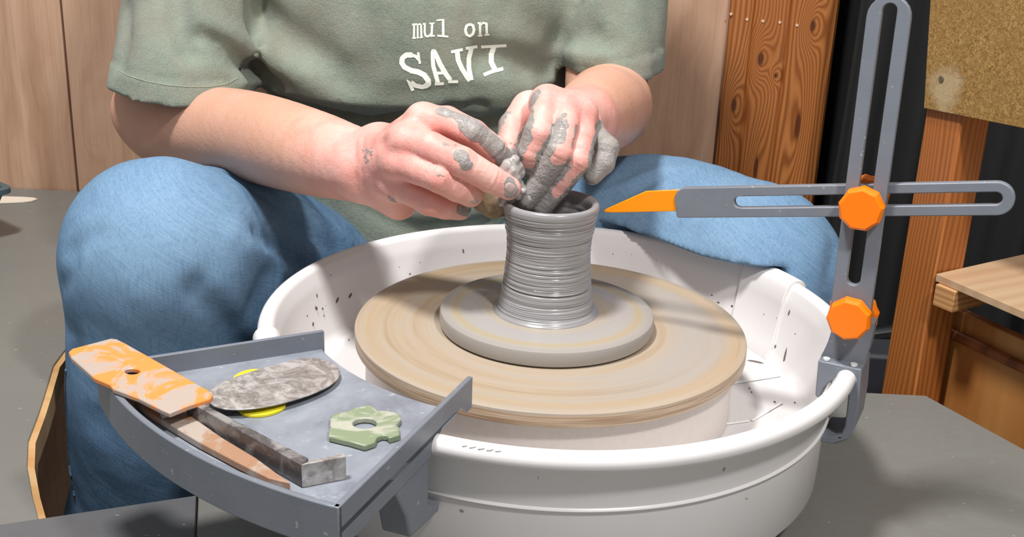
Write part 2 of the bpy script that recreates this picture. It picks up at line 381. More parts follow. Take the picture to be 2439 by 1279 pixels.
# ------------------------------------------------------------------ SDF volume on a rectilinear grid + surface nets
class Vol:
    def __init__(s, X, Y, Z, big=.03):
        s.X, s.Y, s.Z = [np.asarray(a, np.float32) for a in (X, Y, Z)]
        s.F = np.full((len(X), len(Y), len(Z)), big, np.float32); s.big = big
    def reg(s, lo, hi):
        sl = []
        for ax, l, h in zip((s.X, s.Y, s.Z), lo, hi):
            i = max(0, int(np.searchsorted(ax, l))-1); j = min(len(ax), int(np.searchsorted(ax, h))+1); sl.append(slice(i, max(i, j)))
        g = (s.X[sl[0]][:, None, None], s.Y[sl[1]][None, :, None], s.Z[sl[2]][None, None, :])
        return tuple(sl), g
    @staticmethod
    def smin(a, b, k):
        if k <= 0: return np.minimum(a, b)
        h = np.maximum(k-np.abs(a-b), 0)/k; return np.minimum(a, b)-h*h*k*.25
    @staticmethod
    def dcap(g, a, b, ra, rb):
        ab = b-a; L = float(ab@ab)+1e-12
        px, py, pz = g[0]-a[0], g[1]-a[1], g[2]-a[2]
        t = np.clip((px*ab[0]+py*ab[1]+pz*ab[2])/L, 0, 1)
        return np.sqrt((px-t*ab[0])**2+(py-t*ab[1])**2+(pz-t*ab[2])**2)-(ra+(rb-ra)*t), t
    def cap(s, a, b, ra, rb, k=.006):
        a, b = A(*a), A(*b); m = max(ra, rb)+k+.012
        sl, g = s.reg(np.minimum(a, b)-m, np.maximum(a, b)+m)
        s.F[sl] = s.smin(s.F[sl], s.dcap(g, a, b, ra, rb)[0], k)
    def chain(s, P, R, k=.006, mine=.0):
        """smooth min inside the chain only slightly, so the joints blend"""
        P = [A(*q) for q in P]
        if len(P) > 2:                       # Catmull-Rom through the joints
            P2, R2 = [], []; n_ = 7
            for i in range(len(P)-1):
                a, b_, c, d_ = P[max(i-1, 0)], P[i], P[i+1], P[min(i+2, len(P)-1)]; ra, rb, rc, rd = R[max(i-1, 0)], R[i], R[i+1], R[min(i+2, len(P)-1)]
                for j in range(n_):
                    t = j/n_; w4_ = (-.5*t+t*t-.5*t**3, 1-2.5*t*t+1.5*t**3, .5*t+2*t*t-1.5*t**3, -.5*t*t+.5*t**3)
                    P2.append(w4_[0]*a+w4_[1]*b_+w4_[2]*c+w4_[3]*d_); R2.append(w4_[0]*ra+w4_[1]*rb+w4_[2]*rc+w4_[3]*rd)
            P, R = P2+[P[-1]], R2+[R[-1]]
        m = max(R)+k+.012; lo = np.min(P, 0)-m; hi = np.max(P, 0)+m
        sl, g = s.reg(lo, hi); T = None
        for i in range(len(P)-1):
            d, _ = s.dcap(g, P[i], P[i+1], R[i], R[i+1]); T = d if T is None else s.smin(T, d, mine)
        s.F[sl] = s.smin(s.F[sl], T, k)
    def finger(s, P, R, kb, kj=.0012):
        """finger chain built on its own then merged, so neighbouring fingers stay apart"""
        P = [A(*p) for p in P]; lo = np.min(P, 0)-.03; hi = np.max(P, 0)+.03
        sl, g = s.reg(lo, hi); T = None
        for i in range(len(P)-1):
            d, _ = s.dcap(g, P[i], P[i+1], R[i], R[i+1]); T = d if T is None else s.smin(T, d, kj)
        # blend strength falls off away from the root
        dr = np.sqrt((g[0]-P[0][0])**2+(g[1]-P[0][1])**2+(g[2]-P[0][2])**2)
        kk = kb*np.clip(1.2-dr/.021, .05, 1)
        h = np.maximum(kk-np.abs(s.F[sl]-T), 0)/kk
        s.F[sl] = np.minimum(s.F[sl], T)-h*h*kk*.25
    def groove(s, P, depth, w):
        """carve (depth>0) or raise (depth<0) the surface along a 3D polyline"""
        P = [A(*p) for p in P]; lo = np.min(P, 0)-3*w; hi = np.max(P, 0)+3*w
        sl, g = s.reg(lo, hi); D = None
        for i in range(len(P)-1):
            d, _ = s.dcap(g, P[i], P[i+1], 0, 0); D = d if D is None else np.minimum(D, d)
        s.F[sl] += depth*np.exp(-(D/w)**2).astype(np.float32)
    def val(s, p):
        i = min(max(int(np.searchsorted(s.X, p[0])), 1), len(s.X)-1); j = min(max(int(np.searchsorted(s.Y, p[1])), 1), len(s.Y)-1); k = min(max(int(np.searchsorted(s.Z, p[2])), 1), len(s.Z)-1)
        fx = (p[0]-s.X[i-1])/(s.X[i]-s.X[i-1]); fy = (p[1]-s.Y[j-1])/(s.Y[j]-s.Y[j-1]); fz = (p[2]-s.Z[k-1])/(s.Z[k]-s.Z[k-1])
        c = s.F[i-1:i+1, j-1:j+1, k-1:k+1]
        if c.shape != (2, 2, 2): return s.big
        c = c[0]*(1-fx)+c[1]*fx; c = c[0]*(1-fy)+c[1]*fy; return float(c[0]*(1-fz)+c[1]*fz)
    def hit(s, px, py, d0=.45, d1=1.4, step=.002):
        v = ray(px, py); t = d0
        while t < d1:
            p = CAM+t*v
            if s.X[0] < p[0] < s.X[-1] and s.Y[0] < p[1] < s.Y[-1] and s.Z[0] < p[2] < s.Z[-1] and s.val(p) < 0: return p
            t += step
        return None
    def line(s, pts, n=6):
        """pixel polyline -> points on the surface"""
        out = []
        for i in range(len(pts)-1):
            for k in range(n+(i == len(pts)-2)):
                f = k/n; q = s.hit(pts[i][0]*(1-f)+pts[i+1][0]*f, pts[i][1]*(1-f)+pts[i+1][1]*f)
                if q is not None: out.append(q)
        return out
    def nets(s, relax=2):
        F = s.F; S = F < 0; nx, ny, nz = [n-1 for n in F.shape]
        cnt = np.zeros((nx, ny, nz), np.uint8)
        for dx in (0, 1):
            for dy in (0, 1):
                for dz in (0, 1): cnt += S[dx:dx+nx, dy:dy+ny, dz:dz+nz]
        act = np.argwhere((cnt > 0) & (cnt < 8)); idm = np.full((nx, ny, nz), -1, np.int32); idm[tuple(act.T)] = np.arange(len(act))
        pos = np.zeros((len(act), 3)); n = np.zeros(len(act)); ax = [s.X, s.Y, s.Z]
        co = [(a, b, c) for a in (0, 1) for b in (0, 1) for c in (0, 1)]
        for c0 in co:
            for k in range(3):
                if c0[k]: continue
                c1 = list(c0); c1[k] = 1
                i0 = act+np.array(c0); i1 = act+np.array(c1); f0 = F[tuple(i0.T)]; f1 = F[tuple(i1.T)]
                m = (f0 < 0) != (f1 < 0); t = np.where(m, f0/np.where(m, f0-f1, 1), 0)
                for q in range(3):
                    a0 = ax[q][i0[:, q]]; a1 = ax[q][i1[:, q]]; pos[:, q] += m*(a0+t*(a1-a0))
                n += m
        pos /= n[:, None]; Q = []
        for k in range(3):
            sh = [slice(None)]*3; sh0 = list(sh); sh1 = list(sh); sh0[k] = slice(0, -1); sh1[k] = slice(1, None)
            ch = S[tuple(sh0)] != S[tuple(sh1)]; e = np.argwhere(ch)
            u, v = (k+1) % 3, (k+2) % 3; dims = (nx, ny, nz)
            ok = (e[:, u] > 0) & (e[:, v] > 0) & (e[:, u] < dims[u]) & (e[:, v] < dims[v]); e = e[ok]
            def cell(du, dv):
                q = e.copy(); q[:, u] += du; q[:, v] += dv; return idm[tuple(q.T)]
            q = np.stack([cell(-1, -1), cell(0, -1), cell(0, 0), cell(-1, 0)], -1)
            ins = S[tuple(e.T)]; q[~ins] = q[~ins][:, ::-1]; Q.append(q)
        Q = np.concatenate(Q)
        for _ in range(relax):
            acc = np.zeros_like(pos); c = np.zeros(len(pos))
            for a, b in ((0, 1), (1, 2), (2, 3), (3, 0)):
                for q in range(3): acc[:, q] += np.bincount(Q[:, a], pos[Q[:, b], q], len(pos))
                for q in range(3): acc[:, q] += np.bincount(Q[:, b], pos[Q[:, a], q], len(pos))
                c += np.bincount(Q[:, a], minlength=len(pos))+np.bincount(Q[:, b], minlength=len(pos))
            pos = pos*.5+.5*acc/np.maximum(c, 1)[:, None]
        return pos, Q
def axis(*segs):
    """(start, end, step) pieces joined"""
    out = []
    for a, b, h in segs: out += list(np.arange(a, b-1e-9, h))
    return np.array(out+[segs[-1][1]])
def setattr_f(o, name, arr):
    at_ = o.data.attributes.new(name, 'FLOAT', 'POINT'); at_.data.foreach_set('value', np.asarray(arr, np.float32))
def fbm(x, y, z, sc, seed=0, octs=3):
    """cheap smooth pseudo noise from sines, for cloth relief"""
    r = np.random.default_rng(seed); out = 0; a = 1
    for o in range(octs):
        for _ in range(4):
            k = r.normal(size=3)*sc; p = r.uniform(0, 6.28); out = out+a*np.sin(x*k[0]+y*k[1]+z*k[2]+p)
        sc *= 2; a *= .5
    return out/6

# ================================================================== SETTING
YW = .56      # back wall
TZ = -.10     # table top height
FLZ = -.62
wall = mesh('wall_back', *box((-.2, YW+.035, .15), (2.6, .04, 1.7)), M_DARK); props(wall, kind='structure')
def wallx(px, py, y=YW): return at(px, py, y=y)
def panel(parent, e0, e1, mat, name='panel', y=YW, th=.012, z0=-.6, z1=.6, bev=.001):
    """vertical board between two x positions"""
    return mesh(name, *box(((e0+e1)/2, y+th/2, (z0+z1)/2), (e1-e0, th, z1-z0)), mat, parent, bevel=bev)
xs = wallx(165, 235)[0]; xe = wallx(1727, 195)[0]
g = .0012
edges = [-1.45, xs-.62, xs, xs+.4, xe]
for a_, b_ in zip(edges[:-1], edges[1:]): panel(wall, a_+g, b_-g, M_LAM)
# pine planks
yp = YW-.012
pe = [at(x_, 195, y=yp)[0] for x_ in (1724, 1781, 1865, 1977)]
kn = []
for (x_, y_, wu, wz, am) in [(1748, 250, .010, .030, .022), (1812, 140, .012, .026, .03), (1847, 180, .006, .010, .012), (1936, 62, .010, .024, .026), (1800, 400, .008, .05, .012), (1900, 300, .010, .06, -.012)]:
    p = at(x_, y_, y=yp); kn.append((p[0], p[2], wu, wz, am))
M_PINE = m_pine('orange_pine', kn, (198, 130, 72), (142, 82, 40), 230)
pineroot = props(bpy.data.objects.new('trim_1', None), kind='structure'); COL.objects.link(pineroot); pineroot.location = (pe[1], yp, 0)
for i in range(3):
    e0, e1 = pe[i], pe[i+1]; zt, zb = .62, -.6; th = .014; c = .0028
    L = [A(e0, yp+th, zb), A(e0, yp+c, zb), A(e0+c, yp, zb), A(e1-c, yp, zb), A(e1, yp+c, zb), A(e1, yp+th, zb)]
    mesh('plank', *prism([L], (0, 0, zt-zb)), M_PINE, pineroot)
M_NAIL = m_plain('nail_steel', C(226, 190, 160), .3)
for x_, y_ in [(1741, 33), (1779, 46), (1817, 50), (1857, 53), (1898, 60)]:
    p = at(x_, y_, y=yp); ang = np.linspace(0, 2*math.pi, 9)[:-1]
    mesh('nail_head', *prism([[p+A(.0016*math.cos(t), 0, .0016*math.sin(t)) for t in ang]], (0, -.0008, 0)), M_NAIL, pineroot)
# room shell
fl = mesh('floor', *box((0, .1, FLZ-.02), (4, 4, .04)), m_plain('dark_concrete', C(52, 50, 48), .8, .3, 40)); props(fl, kind='structure')
wr_ = mesh('wall_right', *box((1.25, .3, .3), (.04, 2.6, 1.9)), M_DARK); props(wr_, kind='structure')
wb2 = mesh('wall_rear', *box((.7, 1.25, .3), (1.2, .04, 1.9)), M_DARK); props(wb2, kind='structure')

# dark things between the planks and the curtain
vb = Vol(axis((.25, .46, .004)), axis((.56, .72, .004)), axis((-.3, .3, .004)))
pp = [at(1985, y_, y=.64) for y_ in (150, 260, 380, 500, 640)]
vb.chain(pp, [.016, .026, .024, .030, .028], .02)
vb.F += (.002*fbm(vb.X[:, None, None], vb.Y[None, :, None], vb.Z[None, None, :], 90, 3)).astype(np.float32)
V, F = vb.nets(2)
bag = mesh('cloth_bag', V, F, m_cloth('dark_grey_canvas', (66, 60, 56), (92, 86, 80), 500, 20), smooth=180)
props(bag, 'dark grey cloth bag hanging in the gap between pine planks and black curtain', 'bag')
# curtain
cx0 = at(2004, 300, y=.46)[0]; cv = []; cf = []
nx_, nz_ = 90, 40
for i in range(nx_+1):
    u_ = i/nx_; x_ = cx0+u_*.52
    for j in range(nz_+1):
        z_ = -.6+1.2*j/nz_
        cv.append((x_+.004*math.sin(z_*9), .46+.012*math.sin(u_*31+z_*1.5)+.006*math.sin(u_*77+1), z_))
for i in range(nx_):
    for j in range(nz_):
        a_ = i*(nz_+1)+j; cf.append((a_, a_+nz_+1, a_+nz_+2, a_+1))
cur = mesh('curtain', cv, cf, M_BLACK, smooth=180); cur.modifiers.new('solid', 'SOLIDIFY').thickness = .002
props(cur, 'black cloth curtain hanging behind the slotted grey post', 'curtain')
pip = mesh('pipe', *tube([at(2070, 800, y=.40), at(2160, 788, y=.40), at(2320, 775, y=.40)], .009, 12), m_plain('black_rubber', C(24, 24, 25), .35))
props(pip, 'black horizontal pipe low in front of the black curtain', 'pipe')
bx_ = mesh('storage_box', *box(at(2105, 905, y=.36)+A(.01, .03, -.05), (.10, .08, .16)), m_plain('dark_blue_grey_plastic', C(44, 46, 52), .6), bevel=.004)
props(bx_, 'dark blue grey box below the black pipe behind the right worktop', 'box')

# ------------------------------------------------------------------ worktops
def worktop(name, label, poly, z, th, mat, edge=M_PLYEDGE, cover=None):
    r_ = thing(name, label, 'worktop', (float(np.mean([p[0] for p in poly])), float(np.mean([p[1] for p in poly])), z-th))
    P = [A(p[0], p[1], z) for p in poly]
    mesh('vinyl_cover', *prism([[A(p[0], p[1], z) for p in (cover or poly)]], (0, 0, -.0016)), mat, r_, bevel=.0006)
    mesh('board', *prism([[p+A(0, 0, -.0017) for p in P]], (0, 0, -(th-.0017))), edge, r_)
    return r_
def tz(px, py, z=TZ): return at(px, py, z=z)
hole = [tz(*q) for q in [(112, 1240), (95, 1180), (82, 1110), (84, 1050), (108, 985), (122, 940), (142, 870)]]
L = [A(-1.4, -.55, TZ), hole[0]+A(.02, -.5, 0), hole[0]]+hole[1:]+[A(-.385, .2, TZ), A(-.37, .33, TZ), A(-.37, YW-.002, TZ), A(-1.4, YW-.002, TZ)]
worktop('left_worktop', 'wide grey vinyl worktop running back to the oak wall on the left', L, TZ, .018, M_VIN, cover=[q-A(.0048 if 2 <= i_ <= 10 else 0, 0, 0) for i_, q in enumerate(L)]).name = 'worktop'
# legs of the worktops down to the floor (simple posts hidden below)
def support(parent, x, y, z):
    mesh('leg', *box((x, y, (z+FLZ)/2), (.045, .045, z-FLZ)), M_PLYEDGE, parent, bevel=.002)
w1 = bpy.data.objects['worktop']
for q in ((-1.3, -.45), (-.5, -.45), (-1.3, .45), (-.45, .45)): support(w1, q[0], q[1], TZ-.018)
sz = TZ+.007
s0, s1, s2 = tz(-60, 1258, sz), tz(470, 1179, sz), tz(700, 1166, sz)
d_ = (s1-s0)/np.linalg.norm(s1-s0); e1 = s1+(tz(466, 1279, sz)-s1)*5
w2 = worktop('worktop', 'dark grey vinyl front board crossing the leg opening at lower left', [s0-d_*.5+A(0, 0, 0), s1-d_*.0006, e1-d_*.0006, A(s0[0]-.3, e1[1], 0)], sz, .0065, M_VIN2)
support(w2, -.22, -.42, sz-.0065)
w3 = worktop('worktop', 'grey vinyl front board under the tool tray, right of the seam', [s1+d_*.0006, s2, A(-.135, -.10, 0), A(-.05, -.17, 0), A(-.02, -.19, 0), A(-.02, -.50, 0), e1+d_*.0006], sz, .0065, M_VIN)
support(w3, -.1, -.4, sz-.0065); support(w3, -.07, -.5, sz-.0065)
c1, c2, c3 = tz(2040, 934), tz(2205, 942), tz(2439, 1070); dd = (c3-c2)/np.linalg.norm(c3-c2)
w4 = worktop('worktop', 'grey vinyl worktop to the right of the potter\'s wheel', [c1+A(-.10, .002, 0), c1, c2, c3, c3+dd*.5, A(-.018, -.55, 0), A(-.018, .05, 0)], TZ, .018, M_VIN)
for q in ((.05, -.45), (.3, -.4), (.22, .08), (.03, 0.02)): support(w4, q[0], q[1], TZ-.018)

# ------------------------------------------------------------------ shelving at right
U_ = dd.copy(); N_ = A(-U_[1], U_[0], 0); N_ = N_ if N_[0] > 0 else -N_      # U runs towards the camera, N away to the right
P0 = c2+U_*.004+N_*.004
UP = (float(U_[0]), float(U_[1]), 0.); NP = (float(N_[0]), float(N_[1]), 0.)
M_STUD = m_pine('orange_pine_stud', [], (186, 116, 58), (150, 86, 38), 330, (float(U_[0]+N_[0])*.7, float(U_[1]+N_[1])*.7, 0))
e1_ = onplane(2180, 936, P0, N_)                 # near vertical edge of the stud
# stud: corner edge passes px (2231,560)-(2180,936)
ce = at(2180, 930, y=c2[1]+.012)
sw = .021; a1 = ce+U_*0; sdir = U_; 
studL = [ce, ce-U_*.034, ce-U_*.034+N_*.030, ce+N_*.030]
def vext(L, z0, z1): return prism([[A(p[0], p[1], z0) for p in L]], (0, 0, z1-z0))
st_ = mesh('stud', *vext(studL, FLZ, .135), M_STUD, bevel=.0015)
props(st_, 'orange stained pine post standing behind the right worktop corner', 'post')
# hardboard sheet in front of the stud top
HP = ce-N_*.004+U_*0
hb = [onplane(*q, HP, N_) for q in [(2200, 258), (2560, 330), (2640, -260), (2232, -260)]]
hbr = thing('hardboard_sheet', 'brown hardboard sheet at top right screwed to the pine post', 'board', hb[0])
mesh('sheet', *prism([hb], N_*.004), m_fiberboard(tuple(onplane(2252, 215, HP, N_))), hbr, bevel=.0004)
sp_ = onplane(2243, 188, HP, N_)
def disc(c, n, r, th, k=16):
    n = np.asarray(n, float); n = n/np.linalg.norm(n); a = np.cross(n, A(0, 0, 1)); 
    if np.linalg.norm(a) < .1: a = A(1, 0, 0)
    a /= np.linalg.norm(a); b = np.cross(n, a)
    return prism([[c+r*(math.cos(t)*a+math.sin(t)*b) for t in np.linspace(0, 2*math.pi, k+1)[:-1]]], n*th)
mesh('screw', *disc(sp_, -N_, .0022, .001), m_plain('dull_screw', C(96, 84, 70), .3), hbr, bevel=.0004)
# shelf
SZ = ce-N_*.002
f0 = onplane(2230, 652, SZ, N_); f1 = onplane(2439, 736, SZ, N_)
shz = f0[2]
k0 = A(f0[0], f0[1], shz); k1 = k0+U_*.42; k3 = at(2439, 605, z=shz); bd = (k3-k0)/np.linalg.norm(k3-k0)
shr = thing('shelf', 'pale plywood shelf board leaning on the pine post at right', 'shelf', k0)
mesh('board', *prism([[k0, k1, k1+bd*.4, k0+bd*.55]], (0, 0, -.006)), M_PLY, shr, bevel=.0005)
bt = k0+bd*.002-A(0, 0, .0062)
bn = np.cross(A(0, 0, 1), bd)
bt0 = bt-bd*.006
mesh('batten', *prism([[bt0-bn*.004, bt0-bn*.022, bt0-bn*.022-A(0, 0, .017), bt0-bn*.004-A(0, 0, .017)]], bd*.5), m_pine('pale_batten', [], (214, 170, 118), (180, 130, 80), 200, (0, 0, 1)), shr, bevel=.0006)
# cabinet below
CB = ce+N_*.028
def cp(px, py, off=0): return onplane(px, py, CB+N_*off, N_)
t0 = cp(2258, 745); zt = t0[2]
b0 = A(ce[0], ce[1], 0)+N_*.0365-U_*.03
cab = thing('cabinet', 'orange plywood cabinet with moulded top rail under the pale shelf', 'cabinet', A(b0[0], b0[1], FLZ))
M_CAB = m_pine('orange_plywood', [], (206, 148, 84), (184, 124, 66), 14, UP)
def slab(parent, name, z0, z1, n0, n1, mat, bev=.001, l=.55):
    L = [b0+N_*n0, b0+N_*n0+U_*l, b0+N_*n1+U_*l, b0+N_*n1]
    return mesh(name, *vext(L, z0, z1), mat, parent, bevel=bev)
zm = cp(2250, 785)[2]
slab(cab, 'side_panel', FLZ, zm-.004, 0, .012, M_CAB)
slab(cab, 'top_rail', zm-.004, zt, .003, .012, m_pine('amber_rail', [], (214, 160, 96), (190, 130, 70), 14, UP))
mo = [b0-N_*.001+A(0, 0, zm-.002), b0-N_*.001+U_*.55+A(0, 0, zm-.002)]
mesh('moulding', *tube([A(m[0], m[1], zm-.004) for m in mo], .0042, 12), m_pine('dark_moulding', [], (160, 96, 54), (110, 60, 34), 40, UP), cab)
slab(cab, 'back_panel', FLZ, zm-.02, .30, .31, M_DARK)
slab(cab, 'bottom_panel', FLZ, FLZ+.02, .0125, .2995, M_CAB)

# white sheet and blue grey tub at far left
ws = smoothloop([tz(*q, z=TZ+.0005) for q in [(-60, 470), (40, 470), (95, 474), (70, 482), (10, 485), (-60, 486)]], 1)
pw = mesh('paper_sheet', *prism([ws], (0, 0, .0012)), m_plain('white_paper', C(226, 214, 198), .6))
props(pw, 'white paper sheet at the foot of the oak wall beside the blue grey tub', 'paper')
tc = tz(-60, 520); tub = thing('tub', 'blue grey plastic tub cut off by the left photo edge', 'tub', tc)
M_TUB = m_plain('blue_grey_plastic', C(66, 86, 94), .4)
rim = [at(*q, z=TZ+.03) for q in [(24, 460), (10, 451), (-140, 448), (-160, 540)]]
rim[3] = at(-60, 520, z=TZ+.03); rim = [at(27, 449, z=TZ+.053)]
tx, ty = rim[0][0], rim[0][1]
def tubring(ins, z, c=.012):
    x1, x0, y1, y0 = tx-ins, tx-.22+ins, ty-ins+.004, ty-.17+ins
    out = []
    for (cx_, cy_, q0) in ((x1-c, y1-c, 0), (x0+c, y1-c, .5), (x0+c, y0+c, 1), (x1-c, y0+c, 1.5)):
        for k in range(6): out.append(A(cx_+c*math.cos((q0+k/10)*math.pi), cy_+c*math.sin((q0+k/10)*math.pi), z))
    return out
rings = [tubring(.022, TZ+.0005), tubring(.005, TZ+.047), tubring(0, TZ+.048), tubring(0, TZ+.053), tubring(.006, TZ+.053), tubring(.022+.002, TZ+.003)]
th_ = math.radians(-37); rings = [[A(tx+(q[0]-tx)*math.cos(th_)-(q[1]-ty)*math.sin(th_), ty+(q[0]-tx)*math.sin(th_)+(q[1]-ty)*math.cos(th_), q[2]) for q in r_] for r_ in rings]
tv = [p for r_ in rings for p in r_]; n_ = len(rings[0]); tf = []
for i in range(len(rings)-1):
    for k in range(n_): tf.append((i*n_+k, i*n_+(k+1) % n_, (i+1)*n_+(k+1) % n_, (i+1)*n_+k))
tf += [tuple(range(n_)), tuple((len(rings)-1)*n_+k for k in range(n_))]
mesh('body', tv, tf, M_TUB, tub, smooth=50)

# ================================================================== POTTER'S WHEEL
PX, PY = .0039, .0006; RR, RZ, RT = .1829, .0033, .0056
wheel = thing('potters_wheel', 'white plastic tabletop potter\'s wheel basin with rolled rim in front of the person', 'wheel', (PX, PY, TZ+.0001))
def circpts(r, z, rad, a0, a1, n):
    return [(r+rad*math.cos(t), z+rad*math.sin(t)) for t in np.linspace(a0, a1, n)]
prof = [(.0, -.086), (.160, -.086), (.1685, -.083), (.1725, -.077), (.1738, -.0335), (.1742, -.0318), (.1752, -.0312), (.1757, -.0302), (.1752, -.0293), (.1745, -.0288), (.1778, -.0030)]
prof += circpts(RR, RZ, RT, math.radians(-130), math.radians(175), 20)
prof += [(.1752, -.0005), (.1742, -.006), (.1690, -.040), (.1665, -.0455), (.1615, -.048), (.0, -.048)]
V, F = lathe(prof, PX, PY, 220)
mesh('splash_pan', V, F, M_PAN, wheel, smooth=50)
hubp = [(.0, -.0475), (.1185, -.0475), (.118, -.0110), (.1165, -.0102), (.0, -.0101)]
V, F = lathe(hubp, 0, 0, 160); mesh('hub', V, F, m_plain('grey_white_plastic', C(206, 198, 192), .4), wheel, smooth=40)
V, F = lathe([(0, -.0864), (.14, -.0864), (.14, -.0995), (0, -.0995)], PX, PY, 64); mesh('base', V, F, M_BLACK, wheel, smooth=40)
# overlap pieces of the two halves of the splash pan
def overlap(a0, a1, name='overlap_joint'):
    t = .0028
    p = [(RR+(RT+t)*math.cos(q), RZ+(RT+t)*math.sin(q)) for q in np.linspace(math.radians(-40), math.radians(170), 14)]
    p += [(.1735-t*.4, -.0015), (.1724, -.006), (.1672, -.039), (.1640, -.0440), (.1640, -.0478), (.1690, -.0455), (.1700, -.040), (.1750, -.006), (.1775, .0)]
    V, F = lathe(p, PX, PY, 24, math.radians(a0), math.radians(a1), closed=True)
    return mesh(name, V, F, M_PAN, wheel, smooth=50, bevel=.0006)
overlap(24.5, 40.0); overlap(197.0, 207.0)
# ridges on the pan floor
def ridge(p, q, w_=.0012, h_=.0011):
    a_, b_ = at(*p, z=-.0478), at(*q, z=-.0478); t = (b_-a_)/np.linalg.norm(b_-a_); s_ = np.cross(t, A(0, 0, 1))
    mesh('floor_ridge', *prism([[a_-s_*w_, b_-s_*w_, b_+s_*w_, a_+s_*w_]], (0, 0, h_)), M_PAN, wheel, bevel=.0007)
ridge((1735, 916), (1858, 896)); ridge((1790, 1003), (1862, 960)); ridge((1700, 1015), (1785, 1003))
# dried clay splatter
M_SPL = m_plain('dried_clay', C(104, 94, 88), .5, .4, 400, .4, .2)
sv, sf = [], []
def blob(c, n, rx, ry, ang=0):
    n = n/np.linalg.norm(n); a = np.cross(n, A(0, 0, 1)); a = a/np.linalg.norm(a) if np.linalg.norm(a) > .05 else A(1, 0, 0); b = np.cross(n, a)
    a2 = math.cos(ang)*a+math.sin(ang)*b; b2 = -math.sin(ang)*a+math.cos(ang)*b
    i0 = len(sv); m = 12
    for k in range(m):
        t = 2*math.pi*k/m; j = random.uniform(.75, 1.2); sv.append(c+rx*j*math.cos(t)*a2+ry*j*math.sin(t)*b2-n*.0002)
    for k in range(m):
        t = 2*math.pi*k/m; sv.append(c+.7*rx*math.cos(t)*a2+.7*ry*math.sin(t)*b2+n*.0005)
    for k in range(m): sf.append((i0+k, i0+(k+1) % m, i0+m+(k+1) % m, i0+m+k))
    sf.append(tuple(i0+m+k for k in range(m)))
def wallhit(px, py):
    """first point where the view ray meets the inner pan wall cone"""
    v = ray(px, py)
    for t in np.arange(.5, 1.1, .0005):
        p = CAM+t*v; r_ = math.hypot(p[0]-PX, p[1]-PY)
        if p[2] < .003 and p[2] > -.05:
            rw = .1745+(p[2]+.004)*.155
            if p[1] > -.1 and r_ > rw: return p, -A((p[0]-PX)/r_, (p[1]-PY)/r_, -.15)
        if p[2] < -.0478: return A(p[0], p[1], -.0478), A(0, 0, 1)
    return None, None
for (x_, y_, w_, h_, an) in [(754, 704, 3, 7, 0), (753, 734, 5, 7, .5), (768, 735, 3, 4, .5), (803, 715, 10, 4, .7), (834, 704, 10, 4, .6), (745, 772, 6, 5, .8), (731, 752, 2, 3, 0), (771, 752, 1.5, 4, 0), (831, 810, 1.5, 6, .2), (729, 662, 3, 4, 0), (743, 663, 3, 5, 0), (787, 655, 1, 2, 0), (1103, 598, 3, 9, .2), (1696, 703, 4, 2, 0), (1711, 720, 5, 2, 0), (1744, 729, 5, 4, 0), (1778, 745, 3, 20, 0), (1788, 757, 5, 12, 0), (1814, 760, 8, 5, -.4), (1817, 800, 4, 4, 0), (1847, 825, 3, 5, 0), (1824, 830, 12, 2, .1), (1820, 845, 3, 14, 0), (1800, 862, 22, 4, -.35), (1870, 850, 4, 28, .08), (1862, 880, 5, 9, 0), (1880, 745, 3, 9, 0), (1895, 795, 2, 2, 0), (1855, 963, 9, 5, .3), (1790, 935, 2, 2, 0), (1750, 1005, 3, 3, 0), (1845, 958, 3, 3, 0), (1000, 625, 1.5, 2, 0), (950, 636, 1.5, 2, 0), (1460, 605, 1.5, 2, 0), (1505, 606, 1.5, 2, 0), (976, 652, 4, 2, .2), (1893, 960, 2, 3, 0), (1785, 925, 2, 2, 0)]:
    p, n = wallhit(x_, y_)
    if p is not None: blob(p, n, w_/3500, h_/3500, an)
spl = mesh('clay_splatter', sv, sf, M_SPL, wheel, smooth=60); spl['kind'] = 'stuff'; spl['label'] = 'dried grey clay specks'
# scuff on the front rim
sv, sf = [], []
for (x_, y_, w_, h_, an) in [(1105, 1068, 7, 1.6, .3), (1125, 1070, 9, 1.4, .35), (1145, 1075, 10, 2, .3), (1165, 1078, 10, 2.4, .25), (1185, 1082, 8, 1.6, .2)]:
    p = at(x_, y_, z=RZ+.0035); d = math.hypot(p[0]-PX, p[1]-PY); q = A(PX+(p[0]-PX)/d*(RR+.0036), PY+(p[1]-PY)/d*(RR+.0036), RZ+.0043)
    blob(q, A((p[0]-PX)/d, (p[1]-PY)/d, 1.1), w_/4400, h_/4400, an)
sc_ = mesh('scuff', sv, sf, m_plain('grey_scuff', C(176, 172, 166), .6), wheel, smooth=60); sc_['kind'] = 'stuff'

bat = mesh('wheel_bat', *lathe([(0, -.0096), (.1232, -.0096), (.1248, -.0088), (.125, -.0075), (.125, -.0009), (.1248, -.0003), (.1243, 0), (.119, -.0003), (0, -.0003)], 0, 0, 200), M_BIG, smooth=35, loc=(0, 0, -.0096))
props(bat, 'large round tan bat on the wheel, streaked with grey slip', 'bat')
bat2 = mesh('small_bat', *lathe([(0, .0), (.0665, .0), (.0683, .0012), (.0687, .003), (.0687, .0085), (.0681, .0101), (.0668, .0108), (0, .0108)], -.0028, .0006, 160), M_SMALL, smooth=35, loc=(-.0028, .0006, 0))
props(bat2, 'small round grey bat under the clay cylinder, ringed with ochre slip', 'bat')
